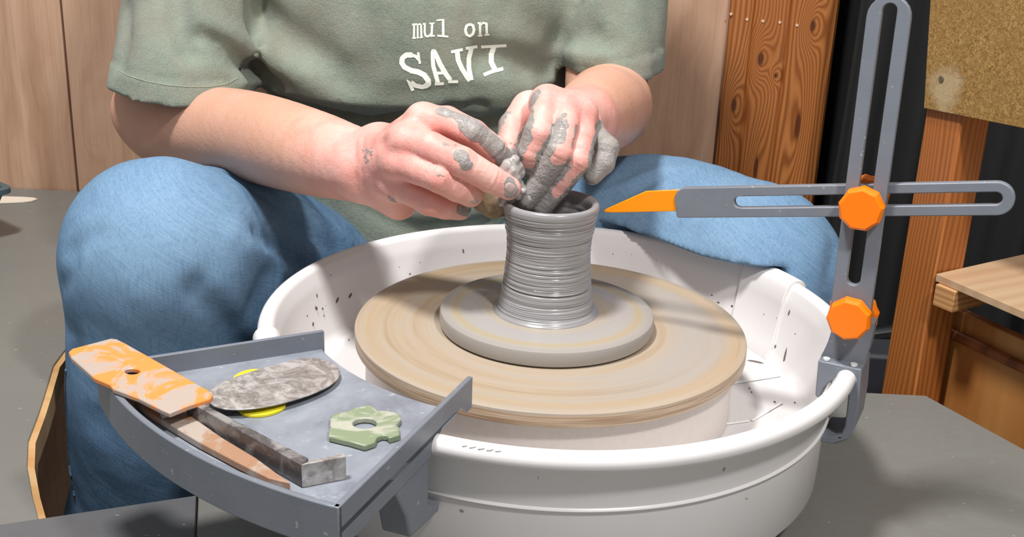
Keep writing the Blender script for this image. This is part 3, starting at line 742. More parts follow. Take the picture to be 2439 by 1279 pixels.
# clay cylinder
zz = np.linspace(.0110, .0785, 270)
cr = np.interp(zz, [.0110, .0125, .0150, .022, .036, .050, .060, .068, .0745, .0785], [.0336, .0320, .0306, .0290, .0274, .0264, .0268, .0278, .0292, .0298])
prof = list(zip(cr, zz))+[(.0302, .0800), (.0300, .0818), (.0291, .0830), (.0278, .0833), (.0262, .0826), (.0252, .0808), (.0246, .078)]
zi = np.linspace(.0765, .020, 70); prof += list(zip(np.interp(zi, [.02, .05, .0765], [.020, .0225, .0245])+.0003*np.sin(zi*1500), zi))+[(0, .0185)]
gr = [(random.uniform(.013, .077), random.uniform(.00022, .0005), random.uniform(.00022, .0005)) for _ in range(58)]
def potj(a, z, r):
    zz_ = z+.0022*a/(2*math.pi); o = .00007*np.sin(zz_*2200)+.00007*np.sin(zz_*5300+1)
    for z0, am, w_ in gr: o = o-.75*am*np.exp(-((z+.0006*np.sin(a+z0*900)-z0)/w_)**2)
    o = o+.0005*np.exp(-((z-.066)/.002)**2)
    return np.where((r > .0262) & (z < .0795), o, 0)
pot = mesh('clay_cylinder', *lathe(prof, -.0035, 0, 160, jit=potj), M_CLAY, smooth=60, loc=(-.0035, 0, .0110))
props(pot, 'wet grey clay cylinder with throwing rings being shaped between the hands', 'pot')

# ================================================================== TOOL TRAY
TF, TT, TB = .0105, .0215, -.001       # floor top, wall top, skirt bottom
def pol(r, a, z): return A(PX+r*math.cos(a), PY+r*math.sin(a), z)
A0, A1 = math.radians(-150.2), math.radians(-108.6); RI, RO = .158, .282
tray = thing('tool_tray', 'grey plastic tool tray clipped over the pan rim at lower left', 'tray', pol(.22, (A0+A1)/2, TB))
aa = np.linspace(A0, A1, 30)
fl_ = [pol(RI, t, TF) for t in aa]+[pol(RO-.002, t, TF) for t in aa[::-1]]
mesh('tray_floor', *prism([fl_], (0, 0, -.0028)), M_TP, tray, smooth=30)
def arcwall(r0, r1, z0, z1, name):
    V, F = lathe([(r0, z0), (r1, z0), (r1, z1), (r0, z1)], PX, PY, 30, A0, A1, closed=True)
    return mesh(name, V, F, M_GP, tray, smooth=30, bevel=.0007)
arcwall(RO-.0032, RO, TB, TT, 'outer_wall')
def radwall(a, sgn, r0, r1, z0, z1, name='side_wall', th=.003, mat=M_GP):
    t = A(-math.sin(a), math.cos(a), 0)*sgn
    L = [pol(r0, a, z0), pol(r1, a, z0), pol(r1, a, z1), pol(r0, a, z1)]
    return mesh(name, *prism([L], t*th), mat, tray, bevel=.0007)
radwall(A0, 1, RI-.002, RO, TB, TT); 
sw_ = [pol(.137, A1, TT), pol(RO, A1, TT), pol(RO, A1, TB), pol(.1890, A1, TB), pol(.1745, A1, .0095), pol(.150, A1, .0095), pol(.1435, A1, .003), pol(.137, A1, .003)]
mesh('side_wall', *prism([sw_], A(math.sin(A1), -math.cos(A1), 0)*.003), M_GP, tray, bevel=.0006)
# hook bracket reaching down outside the rim to the seam of the pan
ab = A1-.004
bk = [pol(.1895, ab, TF-.002), pol(.232, ab, TF-.002), pol(.214, ab, -.022), pol(.210, ab, -.036), pol(.176, ab, -.0395), pol(.1755, ab, -.034), pol(.1815, ab, -.0335), pol(.1895, ab, -.028)]
mesh('hook_bracket', *prism([bk], A(math.sin(A1), -math.cos(A1), 0)*.016), M_GP, tray, bevel=.0012)
a2_ = A0+.06
bk = [pol(.1895, a2_, TF-.002), pol(.232, a2_, TF-.002), pol(.214, a2_, -.022), pol(.205, a2_, -.036), pol(.176, a2_, -.0395), pol(.1755, a2_, -.034), pol(.1815, a2_, -.0335), pol(.1895, a2_, -.028)]
mesh('hook_bracket', *prism([bk], A(-math.sin(A0), math.cos(A0), 0)*.016), M_GP, tray, bevel=.0012)

def flat(name, label, cat, px, z, th, mat, holes=(), bev=.0004, sm=0, tilt=None, matname=None):
    def P(q):
        zz_ = z+(tilt(q) if tilt else 0); return at(q[0], q[1], z=zz_)
    L = [P(q) for q in px]
    if sm: L = smoothloop(L, sm)
    H = []
    for (cx_, cy_, rx, ry) in holes: H.append([P((cx_+rx*math.cos(t), cy_+ry*math.sin(t))) for t in np.linspace(0, 2*math.pi, 25)[:-1]])
    o = mesh(name, *prism([L]+H, (0, 0, -th)), mat, bevel=bev, loc=(np.mean(L, 0)-A(0, 0, th)))
    return props(o, label, cat)
# yellow rib, steel kidney on it
flat('plastic_rib', 'thin yellow oval rib under the clay smeared steel kidney', 'pottery tool', [(548, 902), (575, 883), (608, 877), (640, 884), (668, 915), (683, 958), (676, 973), (640, 987), (600, 990), (573, 984), (556, 960)], TF+.0016, .0014, m_plain('yellow_plastic', C(238, 222, 50), .35), sm=2)
flat('kidney_rib', 'grey clay smeared steel kidney rib lying on the yellow rib', 'pottery tool', [(487, 950), (503, 922), (560, 896), (640, 872), (720, 851), (765, 853), (802, 868), (814, 886), (796, 914), (730, 944), (640, 968), (570, 976), (515, 972)], TF+.0050, .0008, m_steel(), sm=2, tilt=lambda q: (q[0]-650)*-.000006)
# green profile rib
gp = [(px/4.92+760, (py-22)/4.92+840) for px, py in [(128, 880), (132, 770), (195, 730), (330, 705), (405, 670), (480, 655), (560, 632), (640, 655), (690, 695), (790, 700), (880, 715), (955, 752), (960, 800), (925, 840), (905, 870), (940, 890), (948, 985), (820, 1022), (800, 992), (740, 985), (680, 1010), (655, 1070), (535, 1112), (340, 1055), (300, 1048), (112, 1000), (115, 905), (160, 885)]]
flat('profile_rib', 'marbled green notched rib with a round hole on the tray', 'pottery tool', gp, TF+.0034, .0031, m_claystain('green_white_marbled_plastic', (132, 146, 116), (176, 176, 160), .5, .56, 34, .3, (206, 222, 206)), holes=[(760+535/4.92, 840+825/4.92, 29, 12.5)], bev=.0006)
# wooden rib against outer wall
flat('wooden_rib', 'brown wooden half moon rib streaked with clay beside the steel bar', 'pottery tool', [(318, 950), (420, 965), (470, 1000), (530, 1042), (610, 1090), (692, 1150), (640, 1138), (560, 1098), (470, 1050), (400, 1008), (350, 978)], TF+.0045, .004, m_claystain('clay_streaked_wood', (166, 128, 102), (176, 162, 150), .47, .55, 38, .45, (150, 96, 66)), bev=.0006)
# bent steel bar tool
zb_ = TF+.0122
M_BAR = m_claystain('clay_caked_dark_steel', (84, 80, 80), (142, 138, 136), .46, .6, 70, .3, (190, 188, 186))
bar = thing('bent_bar_tool', 'bent dark steel bar caked with clay across the tray', 'pottery tool', at(590, 1060, z=TF+.0001))
L = [at(*q, z=zb_) for q in [(441, 951), (478, 958), (735, 1091), (718, 1107)]]
mesh('bar', *prism([L], (0, 0, -.0120)), M_BAR, bar, bevel=.0005)
L = [at(*q, z=zb_) for q in [(717, 1107), (733, 1098), (822, 1078), (824, 1087)]]
mesh('blade', *prism([L], (0, 0, -.0120)), m_steel(), bar, bevel=.0004)
# orange scraper across the wall
osc = [(163, 838), (172, 830), (262, 806), (280, 808), (300, 818), (498, 930), (508, 941), (500, 950), (448, 966), (404, 984), (385, 976), (330, 948), (270, 926), (262, 916), (225, 900), (170, 852)]
flat('scraper', 'orange scraper with a hole, streaked with clay, resting over the tray wall', 'pottery tool', osc, TT+.0032, .0028, m_claystain('clay_streaked_orange', (238, 144, 70), (178, 162, 150), .45, .51, 34, .4, (196, 170, 152)), holes=[(315, 884, 18, 7)], bev=.0006)
cl_ = [at(393, 985, z=TT-.002), at(402, 975, z=TT-.001), at(412, 972, z=TT)]
cb_ = mesh('clay_drip', *tube([at(386, 990, z=TT-.004), at(398, 984, z=TT-.0025), at(415, 976, z=TT-.0005)], [.0016, .0022, .0014], 10), M_CLAY, smooth=60)
props(cb_, 'small grey clay drip hanging from the tip of the orange scraper', 'clay')

# ================================================================== HEIGHT GAUGE
GC = at(2058, 480, y=-.06); Gh = GC-at(1440, 505, y=0.); Gh[2] = 0; Gh /= np.linalg.norm(Gh); Gn = A(Gh[1], -Gh[0], 0)   # Gn towards the camera
def G(px, py, off=0.): return onplane(px, py, GC+Gn*off, Gn)
gauge = thing('height_gauge', 'grey slotted post and arm gauge clamped on the pan rim at right', 'gauge', G(2005, 1050))
def arc2(c, r, a0, a1, n, sx=None):
    return [(c[0]+r*math.cos(t), c[1]+r*math.sin(t)) for t in np.linspace(a0, a1, n)]
def gl(sz_, off): return GC+Gh*sz_[0]+A(0, 0, sz_[1]-GC[2])+Gn*off
def gsz(px, py, off=0.): q = G(px, py, off); return (float((q-GC)@Gh), float(q[2]))
def stadium(a, b, w_, n=12):
    a, b = np.array(a), np.array(b); d = b-a; th = math.atan2(d[1], d[0])
    return arc2(b, w_, th-math.pi/2, th+math.pi/2, n)+arc2(a, w_, th+math.pi/2, th+3*math.pi/2, n)
# post (front plane off=0), thickness .005
pt_, pb_ = gsz(2116, 42), gsz(2024, 752)
po = stadium(pb_, pt_, .0114); ps = stadium(gsz(2033, 665), gsz(2119, 25), .0038)
po = [q for q in po]
mesh('slotted_post', *prism([[gl(q, 0) for q in po], [gl(q, 0) for q in ps]], -Gn*.005), M_GP, gauge, bevel=.0006)
# arm behind the post
AO = -.0055
rt = gsz(2373, 474, AO); lf = gsz(1640, 484, AO)
d2 = np.array(rt)-np.array(lf); d2 /= np.linalg.norm(d2); n2 = np.array([-d2[1], d2[0]]); wA = .0093
l0 = np.array(gsz(1607, 484, AO))
arm_o = arc2(rt, wA, math.atan2(d2[1], d2[0])-math.pi/2, math.atan2(d2[1], d2[0])+math.pi/2, 14)
arm_o += [tuple(l0+n2*wA+d2*.006), tuple(l0+n2*(wA*.80)+d2*.0022), tuple(l0+n2*(wA*.35)), tuple(l0-n2*wA*.9+d2*.0004), tuple(l0-n2*wA+d2*.0012)]
arm_s = stadium(gsz(1762, 482, AO), gsz(2371, 473, AO), .0035)
mesh('slotted_arm', *prism([[gl(q, AO) for q in arm_o], [gl(q, AO) for q in arm_s]], -Gn*.005), M_GP, gauge, bevel=.0006)
# pointer
pl = [(1437, 505), (1441, 499), (1537, 456), (1625, 452), (1625, 503), (1460, 507)]
mesh('pointer', *prism([[G(*q, AO-.0015) for q in pl]], -Gn*.002), M_POINT, gauge, bevel=.0004, label='orange pointer')
def knob(px, py, r, th, off, nm='knob', sides=9, rot=.2):
    c = gl(gsz(px, py, off), off); n_k = sides*2; V = []; 
    for (rr_, oo) in ((.93, 0), (1., .0014), (1., th-.0022), (.88, th)):
        for k in range(n_k):
            t = 2*math.pi*k/n_k+rot; q = rr_*r*(1 if k % 2 == 0 else .935)
            V.append(c+q*math.cos(t)*Gh+A(0, 0, q*math.sin(t))+Gn*oo)
    F = [tuple(range(n_k-1, -1, -1)), tuple(3*n_k+k for k in range(n_k))]
    for i in range(3):
        for k in range(n_k): F.append((i*n_k+k, i*n_k+(k+1) % n_k, (i+1)*n_k+(k+1) % n_k, (i+1)*n_k+k))
    mesh(nm, V, F, M_ORANGE, gauge, smooth=15, bevel=.0003, label='orange plastic knob')
    mesh('bolt', *disc(c-Gn*.013, Gn, .003, .0135), M_ORANGE, gauge)
knob(2055, 492, .0127, .0085, .0010); knob(2026, 753, .0127, .0085, .0010, rot=.45)
knob(2066, 465, .0128, .006, -.0175, 'nut', 12); knob(2035, 742, .0150, .006, -.0225, 'nut', 12)
# neck flaring from the post down to the clamp block
ztop = gsz(2030, 770)[1]; sl_, sr_ = gsz(1951, 852, .002)[0], gsz(2050, 879, .002)[0]; zbt = gsz(2000, 866, .002)[1]; sc0 = gsz(2030, 770)[0]
nV, nF = [], []
for k in range(9):
    f = k/8; e = f**2.4; z_ = ztop+(zbt-ztop)*f
    l_ = (sc0-.0116)*(1-e)+sl_*e; r_ = (sc0+.0116)*(1-e)+sr_*e; fo = -.0002*(1-e)-.0035*e if f < 1 else -.0035; bo = -.016*(1-e)-.026*e
    fo = .0002+(-.0042)*0-.0002; fo = -.0055*(1-e)-.0035*e
    for q in ((l_, fo), (r_, fo), (r_, bo), (l_, bo)): nV.append(gl((q[0], z_), q[1]))
for k in range(8):
    for m_ in range(4): nF.append((k*4+m_, k*4+(m_+1) % 4, (k+1)*4+(m_+1) % 4, (k+1)*4+m_))
nF += [(0, 3, 2, 1), (32, 33, 34, 35)]
mesh('neck', nV, nF, M_GP, gauge, smooth=40)
# clamp block around the rim
ct_ = gsz(2000, 866, .002)[1]
cl = [(gsz(1949, 852, .004)[0], ct_), (gsz(2052, 880, .004)[0], ct_), gsz(2046, 960, .004), gsz(2036, 1020, .004), gsz(2020, 1048, .004), gsz(1990, 1058, .004), gsz(1952, 1052, .004), gsz(1954, 1040, .004), gsz(1985, 1042, .004), gsz(2004, 1034, .004), gsz(2012, 1015, .004), gsz(2022, 925, .004), gsz(2010, 912, .004), gsz(1992, 906, .004), gsz(1975, 912, .004), gsz(1962, 925, .004), gsz(1953, 950, .004), gsz(1941, 945, .004)]
mesh('clamp', *prism([[gl(q, .004) for q in cl]], -Gn*.030), M_GP, gauge, bevel=.0010)
M_SCREW = m_plain('bright_screw', C(210, 210, 212), .2)
for s_ in (sl_+.0042, sr_-.0042):
    mesh('screw', *disc(gl((s_, zbt+.0002), .0012), A(0, 0, 1), .0021, .0014), M_SCREW, gauge, bevel=.0004, label='bright steel screw')
# ================================================================== PERSON
hip = at(980, 900, y=.36)
person = thing('person', 'person in green T-shirt and blue jeans bending over the wheel with clay covered hands', 'person', (float(hip[0]), .36, -.14))
def J(px, py, y): return at(px, py, y=y)
# ---- body: arms, hands, trunk core in one volume
vb = Vol(axis((-.40, -.13, .003), (-.13, .09, .00095), (.09, .20, .003)), axis((-.05, .062, .00095), (.062, .30, .0022), (.30, .50, .005)), axis((-.12, .035, .004), (.035, .165, .00095), (.165, .47, .004)), .03)
# trunk core inside the shirt, shoulders, neck
vb.cap((-.13, .40, -.08), (-.13, .40, .16), .085, .085, .04); vb.cap((-.20, .40, .2), (-.06, .40, .2), .075, .075, .05)
vb.cap((-.26, .38, .30), (.02, .38, .30), .055, .055, .05); vb.cap((-.12, .38, .3), (-.12, .36, .44), .055, .052, .04)
# right arm (image left)
Sr, Er, Wr = A(-.29, .36, .30), J(392, 292, .262), J(862, 397, .032)
HR = J(432, 206, .274)
vb.chain([Sr, HR, Er+A(.010, .012, .006)], [.046, .0395, .0345], .008)
vb.chain([Er, J(472, 305, .236), J(600, 326, .168), J(740, 363, .078), Wr], [.0345, .0352, .0345, .0295, .0232], .008)
vb.cap(J(352, 262, .262), Er, .0300, .0300, .012)
# left arm (image right)
Sl, El, Wl = A(.045, .36, .30), J(1452, 258, .235), J(1388, 285, .075)
HL = J(1446, 168, .275)
vb.chain([Sl, HL, El+A(0, .01, .004)], [.042, .0345, .0325], .008)
vb.chain([El, J(1437, 262, .18), J(1410, 275, .12), Wl], [.0330, .0315, .0275, .0220], .008)
# right hand palm
Rm = [J(1008, 292, .010), J(968, 336, -.002), J(950, 385, -.006), J(945, 440, .002)]
for p, r in zip(Rm, (.0112, .0112, .0108, .0100)): vb.cap(J(885, 397, .028)*.8+.2*p, p, .0150, r, .005)
vb.cap(J(905, 350, .03), J(930, 440, .02), .016, .014, .008)
vb.cap(J(880, 420, .03), J(950, 480, .018), .0155, .0120, .008)          # heel below the little finger
vb.cap(J(890, 380, .045), J(1040, 400, .035), .013, .011, .006)          # thumb side behind
def fing(P, R, kb=.007): vb.finger(P, R, kb)
ri = [Rm[0], J(1064, 290, .004), J(1128, 318, -.002), J(1176, 354, .002), J(1208, 392, .008)]
rm = [Rm[1], J(1025, 352, -.016), J(1100, 386, -.024), J(1165, 424, -.018), J(1212, 448, -.012)]
rr = [Rm[2], J(1000, 403, -.018), J(1048, 424, -.024), J(1090, 446, -.018), J(1122, 463, -.010)]
rp = [Rm[3], J(985, 462, -.008), J(1020, 482, -.012), J(1060, 494, -.006), J(1098, 500, .002)]
fing(ri, [.0112, .0096, .0086, .0079, .0066]); fing(rm, [.0112, .0098, .0093, .0086, .0074])
fing(rr, [.0108, .0096, .0092, .0089, .0078]); fing(rp, [.0098, .0080, .0080, .0074, .0064])
rt = [J(930, 420, .035), J(1030, 440, .030), J(1110, 450, .022), J(1175, 455, .012)]
fing(rt, [.013, .011, .0095, .0080], .012)
# left hand
Lm = [J(1304, 248, .026), J(1348, 256, .022), J(1382, 275, .026), J(1400, 308, .034)]
for p, r in zip(Lm, (.0108, .0104, .0098, .0092)): vb.cap(Wl*.75+.25*p, p, .0160, r, .005)
vb.cap(Wl, J(1345, 300, .045), .017, .013, .012)
li = [Lm[0], J(1296, 275, .012), J(1282, 318, .001), J(1264, 362, .000), J(1256, 398, .006)]
lm_ = [Lm[1], J(1347, 300, .006), J(1331, 362, -.004), J(1290, 428, .000), J(1256, 478, .000)]
lr = [Lm[2], J(1390, 325, .010), J(1378, 382, .000), J(1330, 446, .003), J(1290, 494, .003)]
lp = [Lm[3], J(1425, 330, .026), J(1447, 352, .014), J(1438, 388, .010), J(1412, 418, .008)]
fing(li, [.0108, .0086, .0090, .0080, .0066]); fing(lm_, [.0104, .0082, .0086, .0076, .0066])
fing(lr, [.0098, .0078, .0080, .0072, .0064]); fing(lp, [.0092, .0072, .0074, .0070, .0060])
lt = [J(1330, 290, .055), J(1262, 262, .048), J(1222, 300, .034), J(1212, 345, .022), J(1222, 392, .012)]
fing(lt, [.015, .0125, .0092, .0085, .0070], .012)
# knuckle bumps, tendons, creases
for p, r in [(Rm[0]+A(0, -.004, .004), .008), (Rm[1]+A(0, -.006, .002), .008), (Lm[0]+A(0, -.003, .003), .0085), (Lm[2]+A(.001, -.004, .003), .008)]:
    vb.cap(p, p+A(.0001, 0, 0), r, r, .006)
def rings(P, R, j, offs, dep=.0007, w=.0008):
    a, b = P[j], P[j+1]; pa = P[j-1]
    for o in offs:
        if o >= 0: c = P[j]+(b-a)/np.linalg.norm(b-a)*o; d = (b-a)
        else: c = P[j]+(a-pa)/np.linalg.norm(a-pa)*o; d = (a-pa)
        d = d/np.linalg.norm(d); v = CAM-c; v /= np.linalg.norm(v)
        s_ = np.cross(d, v); s_ /= np.linalg.norm(s_); n_ = np.cross(s_, d); n_ *= np.sign(n_@v)
        pts = [c+R*1.0*(math.sin(t)*s_+math.cos(t)*n_) for t in np.linspace(-1.15, 1.15, 9)]
        vb.groove(pts, dep*random.uniform(.7, 1.2), w)
for P, R in ((ri, .0082), (rm, .0092), (rr, .0090), (lm_, .0088), (lr, .0082), (li, .0092)):
    rings(P, R, 2, (-.0045, -.002, .0005, .003, .0055)); rings(P, R*.9, 3, (-.0015, .001))
rings(lp, .0074, 2, (.001, .004))
for pts in ([(868, 330), (862, 395), (872, 460)], [(850, 345), (846, 400), (852, 450)]):
    vb.groove(vb.line(pts, 5), .0005, .0018)
# tendons of the right hand
for a_, b_ in (((900, 330), (985, 290)), ((905, 365), (945, 338))): vb.groove(vb.line([a_, b_], 5), -.0010, .004)
# forearm relief
X3, Y3, Z3 = vb.X[:, None, None], vb.Y[None, :, None], vb.Z[None, None, :]
vb.F += (.00016*fbm(X3, Y3, Z3, 260, 5, 2)).astype(np.float32)
# nails
def nail(c, d, r=.0048):
    v = CAM-c; v /= np.linalg.norm(v); p = c+v*(.0056); vb.groove([p, p+d*.003], -.0006, r*.7)
bV, bF = vb.nets(1)
body = mesh('body', bV, bF, M_SKIN, person, smooth=180)
# clay and hand colouring attributes
elbowd = bV[:, 1]
hand = np.zeros(len(bV)); 
rt_ = np.array(Wr); d1 = (bV-Wr)@((Rm[1]-Wr)/np.linalg.norm(Rm[1]-Wr)); isR = (bV[:, 0] < -.04) | ((bV[:, 0] < 0) & (bV[:, 1] < .05) & (bV[:, 2] < .1))
hand = np.where(bV[:, 0] < -.035, np.clip((d1+.05)/.06, 0, 1), np.clip((.10-bV[:, 1])/.04, 0, 1))
body_clay = np.zeros(len(bV))
def paint(px, py, r, val, on=None):
    p = on if on is not None else vb.hit(px, py)
    if p is None: return
    d = np.linalg.norm(bV-p, axis=1); wgt = np.clip(1.4-d/r, 0, 1)
    wgt = wgt*wgt*(3-2*wgt)
    global body_clay
    body_clay = body_clay*(1-wgt)+val*wgt
def pseg(pts, r, val, surf=True):
    """paint along a pixel polyline lying on the skin"""
    global body_clay
    Q = vb.line(pts, 4) if surf else pts
    D = np.full(len(bV), 9.)
    for i in range(len(Q)-1):
        a, b_ = np.array(Q[i]), np.array(Q[i+1]); ab = b_-a; t = np.clip((bV-a)@ab/(ab@ab+1e-12), 0, 1)
        D = np.minimum(D, np.linalg.norm(bV-a-t[:, None]*ab, axis=1))
    wgt = np.clip(1.5-D/r, 0, 1); wgt = wgt*wgt*(3-2*wgt); body_clay = body_clay*(1-wgt)+val*wgt
for P, i0 in ((li, 1), (lm_, 1), (lr, 1), (lp, 1), (lt, 2)): pseg(P[i0:], .012, .9, False)
# skin showing through on the left hand
for pts, r, v_ in [([(1290, 225), (1345, 228), (1390, 250)], .011, .1), ([(1305, 250), (1296, 280), (1288, 312)], .0062, .12), ([(1275, 345), (1258, 388)], .0042, .22), ([(1365, 245), (1368, 300), (1352, 350)], .0056, .15),
                   ([(1342, 358), (1330, 378)], .0046, .15), ([(1395, 280), (1400, 330), (1388, 380)], .0075, .1), ([(1378, 392), (1352, 425), (1325, 460)], .0035, .28), ([(1240, 260), (1215, 310), (1208, 340)], .0062, .25),
                   ([(1330, 250), (1340, 280)], .006, .12)]: pseg(pts, r, v_)
for pts, r, v_ in [([(1278, 225), (1262, 262), (1262, 300)], .0036, .85), ([(1335, 290), (1332, 335)], .0034, .9), ([(1345, 275), (1346, 300)], .0022, .8), ([(1415, 330), (1400, 400)], .0026, .8), ([(1445, 335), (1450, 370), (1415, 420)], .009, .95), ([(1372, 300), (1362, 350)], .0014, .7)]: pseg(pts, r, v_)
# right hand patches
for pts, r, v_ in [([(1052, 264), (1080, 272), (1098, 282)], .0034, .72), ([(1112, 292), (1150, 318), (1180, 345), (1205, 385)], .0060, .92), ([(1110, 305), (1128, 325)], .0035, .8), ([(1096, 370), (1110, 392)], .0042, .82), ([(1214, 440), (1218, 456)], .0046, .85), ([(930, 468), (938, 482)], .0026, .6),
                   ([(1095, 500), (1120, 505)], .0035, .65), ([(1060, 345), (1090, 352)], .0022, .5), ([(1045, 418), (1062, 424)], .0022, .5), ([(880, 330), (875, 390), (895, 440)], .010, .36)]: pseg(pts, r, v_)
bb = BVHTree.FromPolygons([tuple(v) for v in bV.tolist()], [tuple(f) for f in bF.tolist()])
def nail(p0, p1, w_, mat):
    V, F = [], []; n = 7
    for i in range(n):
        for k in range(n):
            f = i/(n-1); s_ = (k/(n-1)-.5)*2; e = math.sqrt(max(0, 1-(abs(2*f-1))**3.5))
            q = (p0[0]*(1-f)+p1[0]*f, p0[1]*(1-f)+p1[1]*f); d = np.array([p1[0]-p0[0], p1[1]-p0[1]]); d = d/np.linalg.norm(d); s2 = np.array([-d[1], d[0]])*w_*s_*e
            v = ray(q[0]+s2[0], q[1]+s2[1]); v = v/np.linalg.norm(v); h = bb.ray_cast(Vector(CAM.tolist()), Vector(v.tolist()))
            if h[0] is None: return
            V.append(A(*h[0])-v*(.0006 if abs(s_) < .9 and 0 < i < n-1 else -.0002))
    for i in range(n-1):
        for k in range(n-1): F.append((i*n+k, i*n+k+1, (i+1)*n+k+1, (i+1)*n+k))
    mesh('fingernail', V, F, mat, body, smooth=180)
M_NL = m_plain('clay_filmed_nail', C(186, 164, 158), .2, .1, 300)
nail((1204, 438), (1226, 456), 12, M_NL); nail((1262, 466), (1243, 492), 12, m_plain('clay_coated_nail', C(168, 162, 158), .15, .3, 300)); nail((1120, 478), (1139, 482), 6, M_NL)
hv, hf = [], []
for _ in range(420):
    q0 = (random.uniform(300, 860), random.uniform(215, 470)) if random.random() < .72 else (random.uniform(1430, 1545), random.uniform(190, 335))
    v = ray(*q0); v = v/np.linalg.norm(v); h = bb.ray_cast(Vector(CAM.tolist()), Vector(v.tolist()))
    if h[0] is None: continue
    c = A(*h[0]); n = A(*h[1]); n = n if n@v < 0 else -n
    d = A(random.uniform(.4, 1.), random.uniform(-.3, .3), random.uniform(-.7, .3)); d = d-n*(d@n); d /= np.linalg.norm(d); L_ = random.uniform(.002, .0055)
    s_ = np.cross(d, n)*.00006; i0 = len(hv); bend = random.uniform(-.3, .3)
    for k in range(4):
        t = k/3; q = c+d*L_*t+n*(.0002+L_*.22*t*(1.2-t))+np.cross(d, n)*L_*bend*t*t
        hv += [q-s_*(1-t*.8), q+s_*(1-t*.8)]
    for k in range(3): hf.append((i0+2*k, i0+2*k+1, i0+2*k+3, i0+2*k+2))
ah = mesh('arm_hair', hv, hf, m_plain('fair_hair', C(214, 168, 130), .5), person, smooth=0); ah['kind'] = 'stuff'
setattr_f(body, 'hand', hand); setattr_f(body, 'clay', body_clay); setattr_f(body, 'crease', np.zeros(len(bV)))

# ---- shirt
vs = Vol(axis((-.42, .16, .0026)), axis((.17, .30, .0026), (.30, .54, .006)), axis((-.13, .42, .0028)), .04)
X3, Y3, Z3 = vs.X[:, None, None], vs.Y[None, :, None], vs.Z[None, None, :]
zc = [-.13, -.05, .0, .05, .075, .088, .11, .17, .25, .33, .40]
za = np.interp(vs.Z, zc, [.135, .140, .143, .143, .143, .145, .147, .150, .160, .150, .06])[None, None, :]
zf = np.interp(vs.Z, zc, [.262, .262, .260, .256, .253, .231, .224, .228, .245, .280, .34])[None, None, :]
zb2_ = np.interp(vs.Z, zc, [.515, .515, .515, .515, .515, .515, .515, .51, .50, .48, .46])[None, None, :]
xc = -.127; yc = (zf+zb2_)/2; yb = (zb2_-zf)/2
q_ = ((np.abs(X3-xc)/za)**2.5+(np.abs(Y3-yc)/yb)**2.5)**(1/2.5)
D = (q_-1)*np.minimum(yb, za)
D = np.maximum(D, np.maximum(-.115-Z3, Z3-.385))
vs.F = D.astype(np.float32)
# sleeves: open cones over the arms
def sleeve(a, b, ra, rb, k=.012, t=.0055, hn=(0, 0, -1.)):
    hn = A(*hn); hn /= np.linalg.norm(hn)
    a, b = A(*a), A(*b); d = b-a; L = np.linalg.norm(d); d = d/L
    m = max(ra, rb)+.02; sl, g = vs.reg(np.minimum(a, b)-m, np.maximum(a, b)+m)
    dd, t_ = vs.dcap(g, a, b+d*.1, ra, ra+(rb-ra)*(L+.1)/L)
    L = 0; al = (g[0]-b[0])*hn[0]+(g[1]-b[1])*hn[1]+(g[2]-b[2])*hn[2]
    hem = np.where((al > L-.019), -.0011, 0)+.0011*np.exp(-((al-(L-.0195))/.0016)**2)
    out = np.maximum(dd+hem, al-L)
    vs.F[sl] = vs.smin(vs.F[sl], out, k)
    inner = np.maximum(dd+.0035+.0070*np.clip(-al/.008, 0, 1), -(al+.026))
    return sl, inner
SR = (A(-.300, .365, .315), J(430, 215, .246)); SL = (A(.044, .36, .315), HL)
cuts = [sleeve(SR[0], SR[1], .062, .0555, hn=(-.10, 0, -1)), sleeve(SL[0], SL[1], .047, .0450, hn=(.08, .1, -1))]
def gv(pts, dep, w, n=5): 
    L_ = vs.line(pts, n)
    if len(L_) > 1: vs.groove(L_, dep, w)
# big drape overlap across the belly
gv([(590, 212), (700, 238), (800, 262), (875, 274), (960, 266), (1060, 256), (1150, 248)], .017, .0040)
gv([(600, 200), (700, 222), (800, 246), (875, 258), (960, 250), (1060, 240), (1160, 232), (1260, 215)], -.005, .008)
gv([(1115, 288), (1180, 275), (1240, 250), (1300, 222), (1340, 205)], .018, .0042)
gv([(1130, 272), (1200, 255), (1260, 232), (1310, 200)], -.004, .008)
# torso / sleeve separations
gv([(598, -60), (599, 0), (602, 60), (603, 120), (592, 160)], .018, .005)
gv([(1378, -60), (1372, 0), (1345, 60), (1318, 110), (1318, 140)], .018, .005)
gv([(585, 172), (600, 165), (612, 150)], .02, .007)
gv([(640, 175), (655, 195), (665, 208)], .008, .006)
gv([(605, 120), (630, 150), (650, 178)], -.004, .008)
# right sleeve folds
gv([(425, -40), (432, 40), (445, 80), (456, 112)], 0.0159, .010); gv([(455, -40), (462, 40), (466, 80), (472, 108)], -0.0087, .008)
gv([(478, 88), (505, 98), (540, 122), (572, 150)], 0.0188, .008); gv([(470, 70), (510, 75), (550, 92), (590, 125)], -0.0101, .010)
gv([(480, 110), (520, 125), (550, 160), (575, 195)], -0.0072, .007)
gv([(300, 20), (305, 90), (290, 150)], 0.0043, .008); gv([(340, 60), (345, 130), (330, 170)], -0.0029, .010)

# left sleeve folds
gv([(1320, 148), (1360, 162), (1400, 168), (1440, 160)], 0.0101, .006); gv([(1330, 120), (1370, 140), (1420, 150), (1480, 130)], -0.0043, .008)
gv([(1335, 105), (1370, 85), (1410, 85)], 0.0072, .008); gv([(1345, 175), (1380, 182), (1420, 178)], 0.0087, .005)
gv([(1400, 60), (1430, 100), (1470, 125)], 0.0043, .01); gv([(1510, 30), (1530, 90), (1545, 140)], -0.0029, .008)
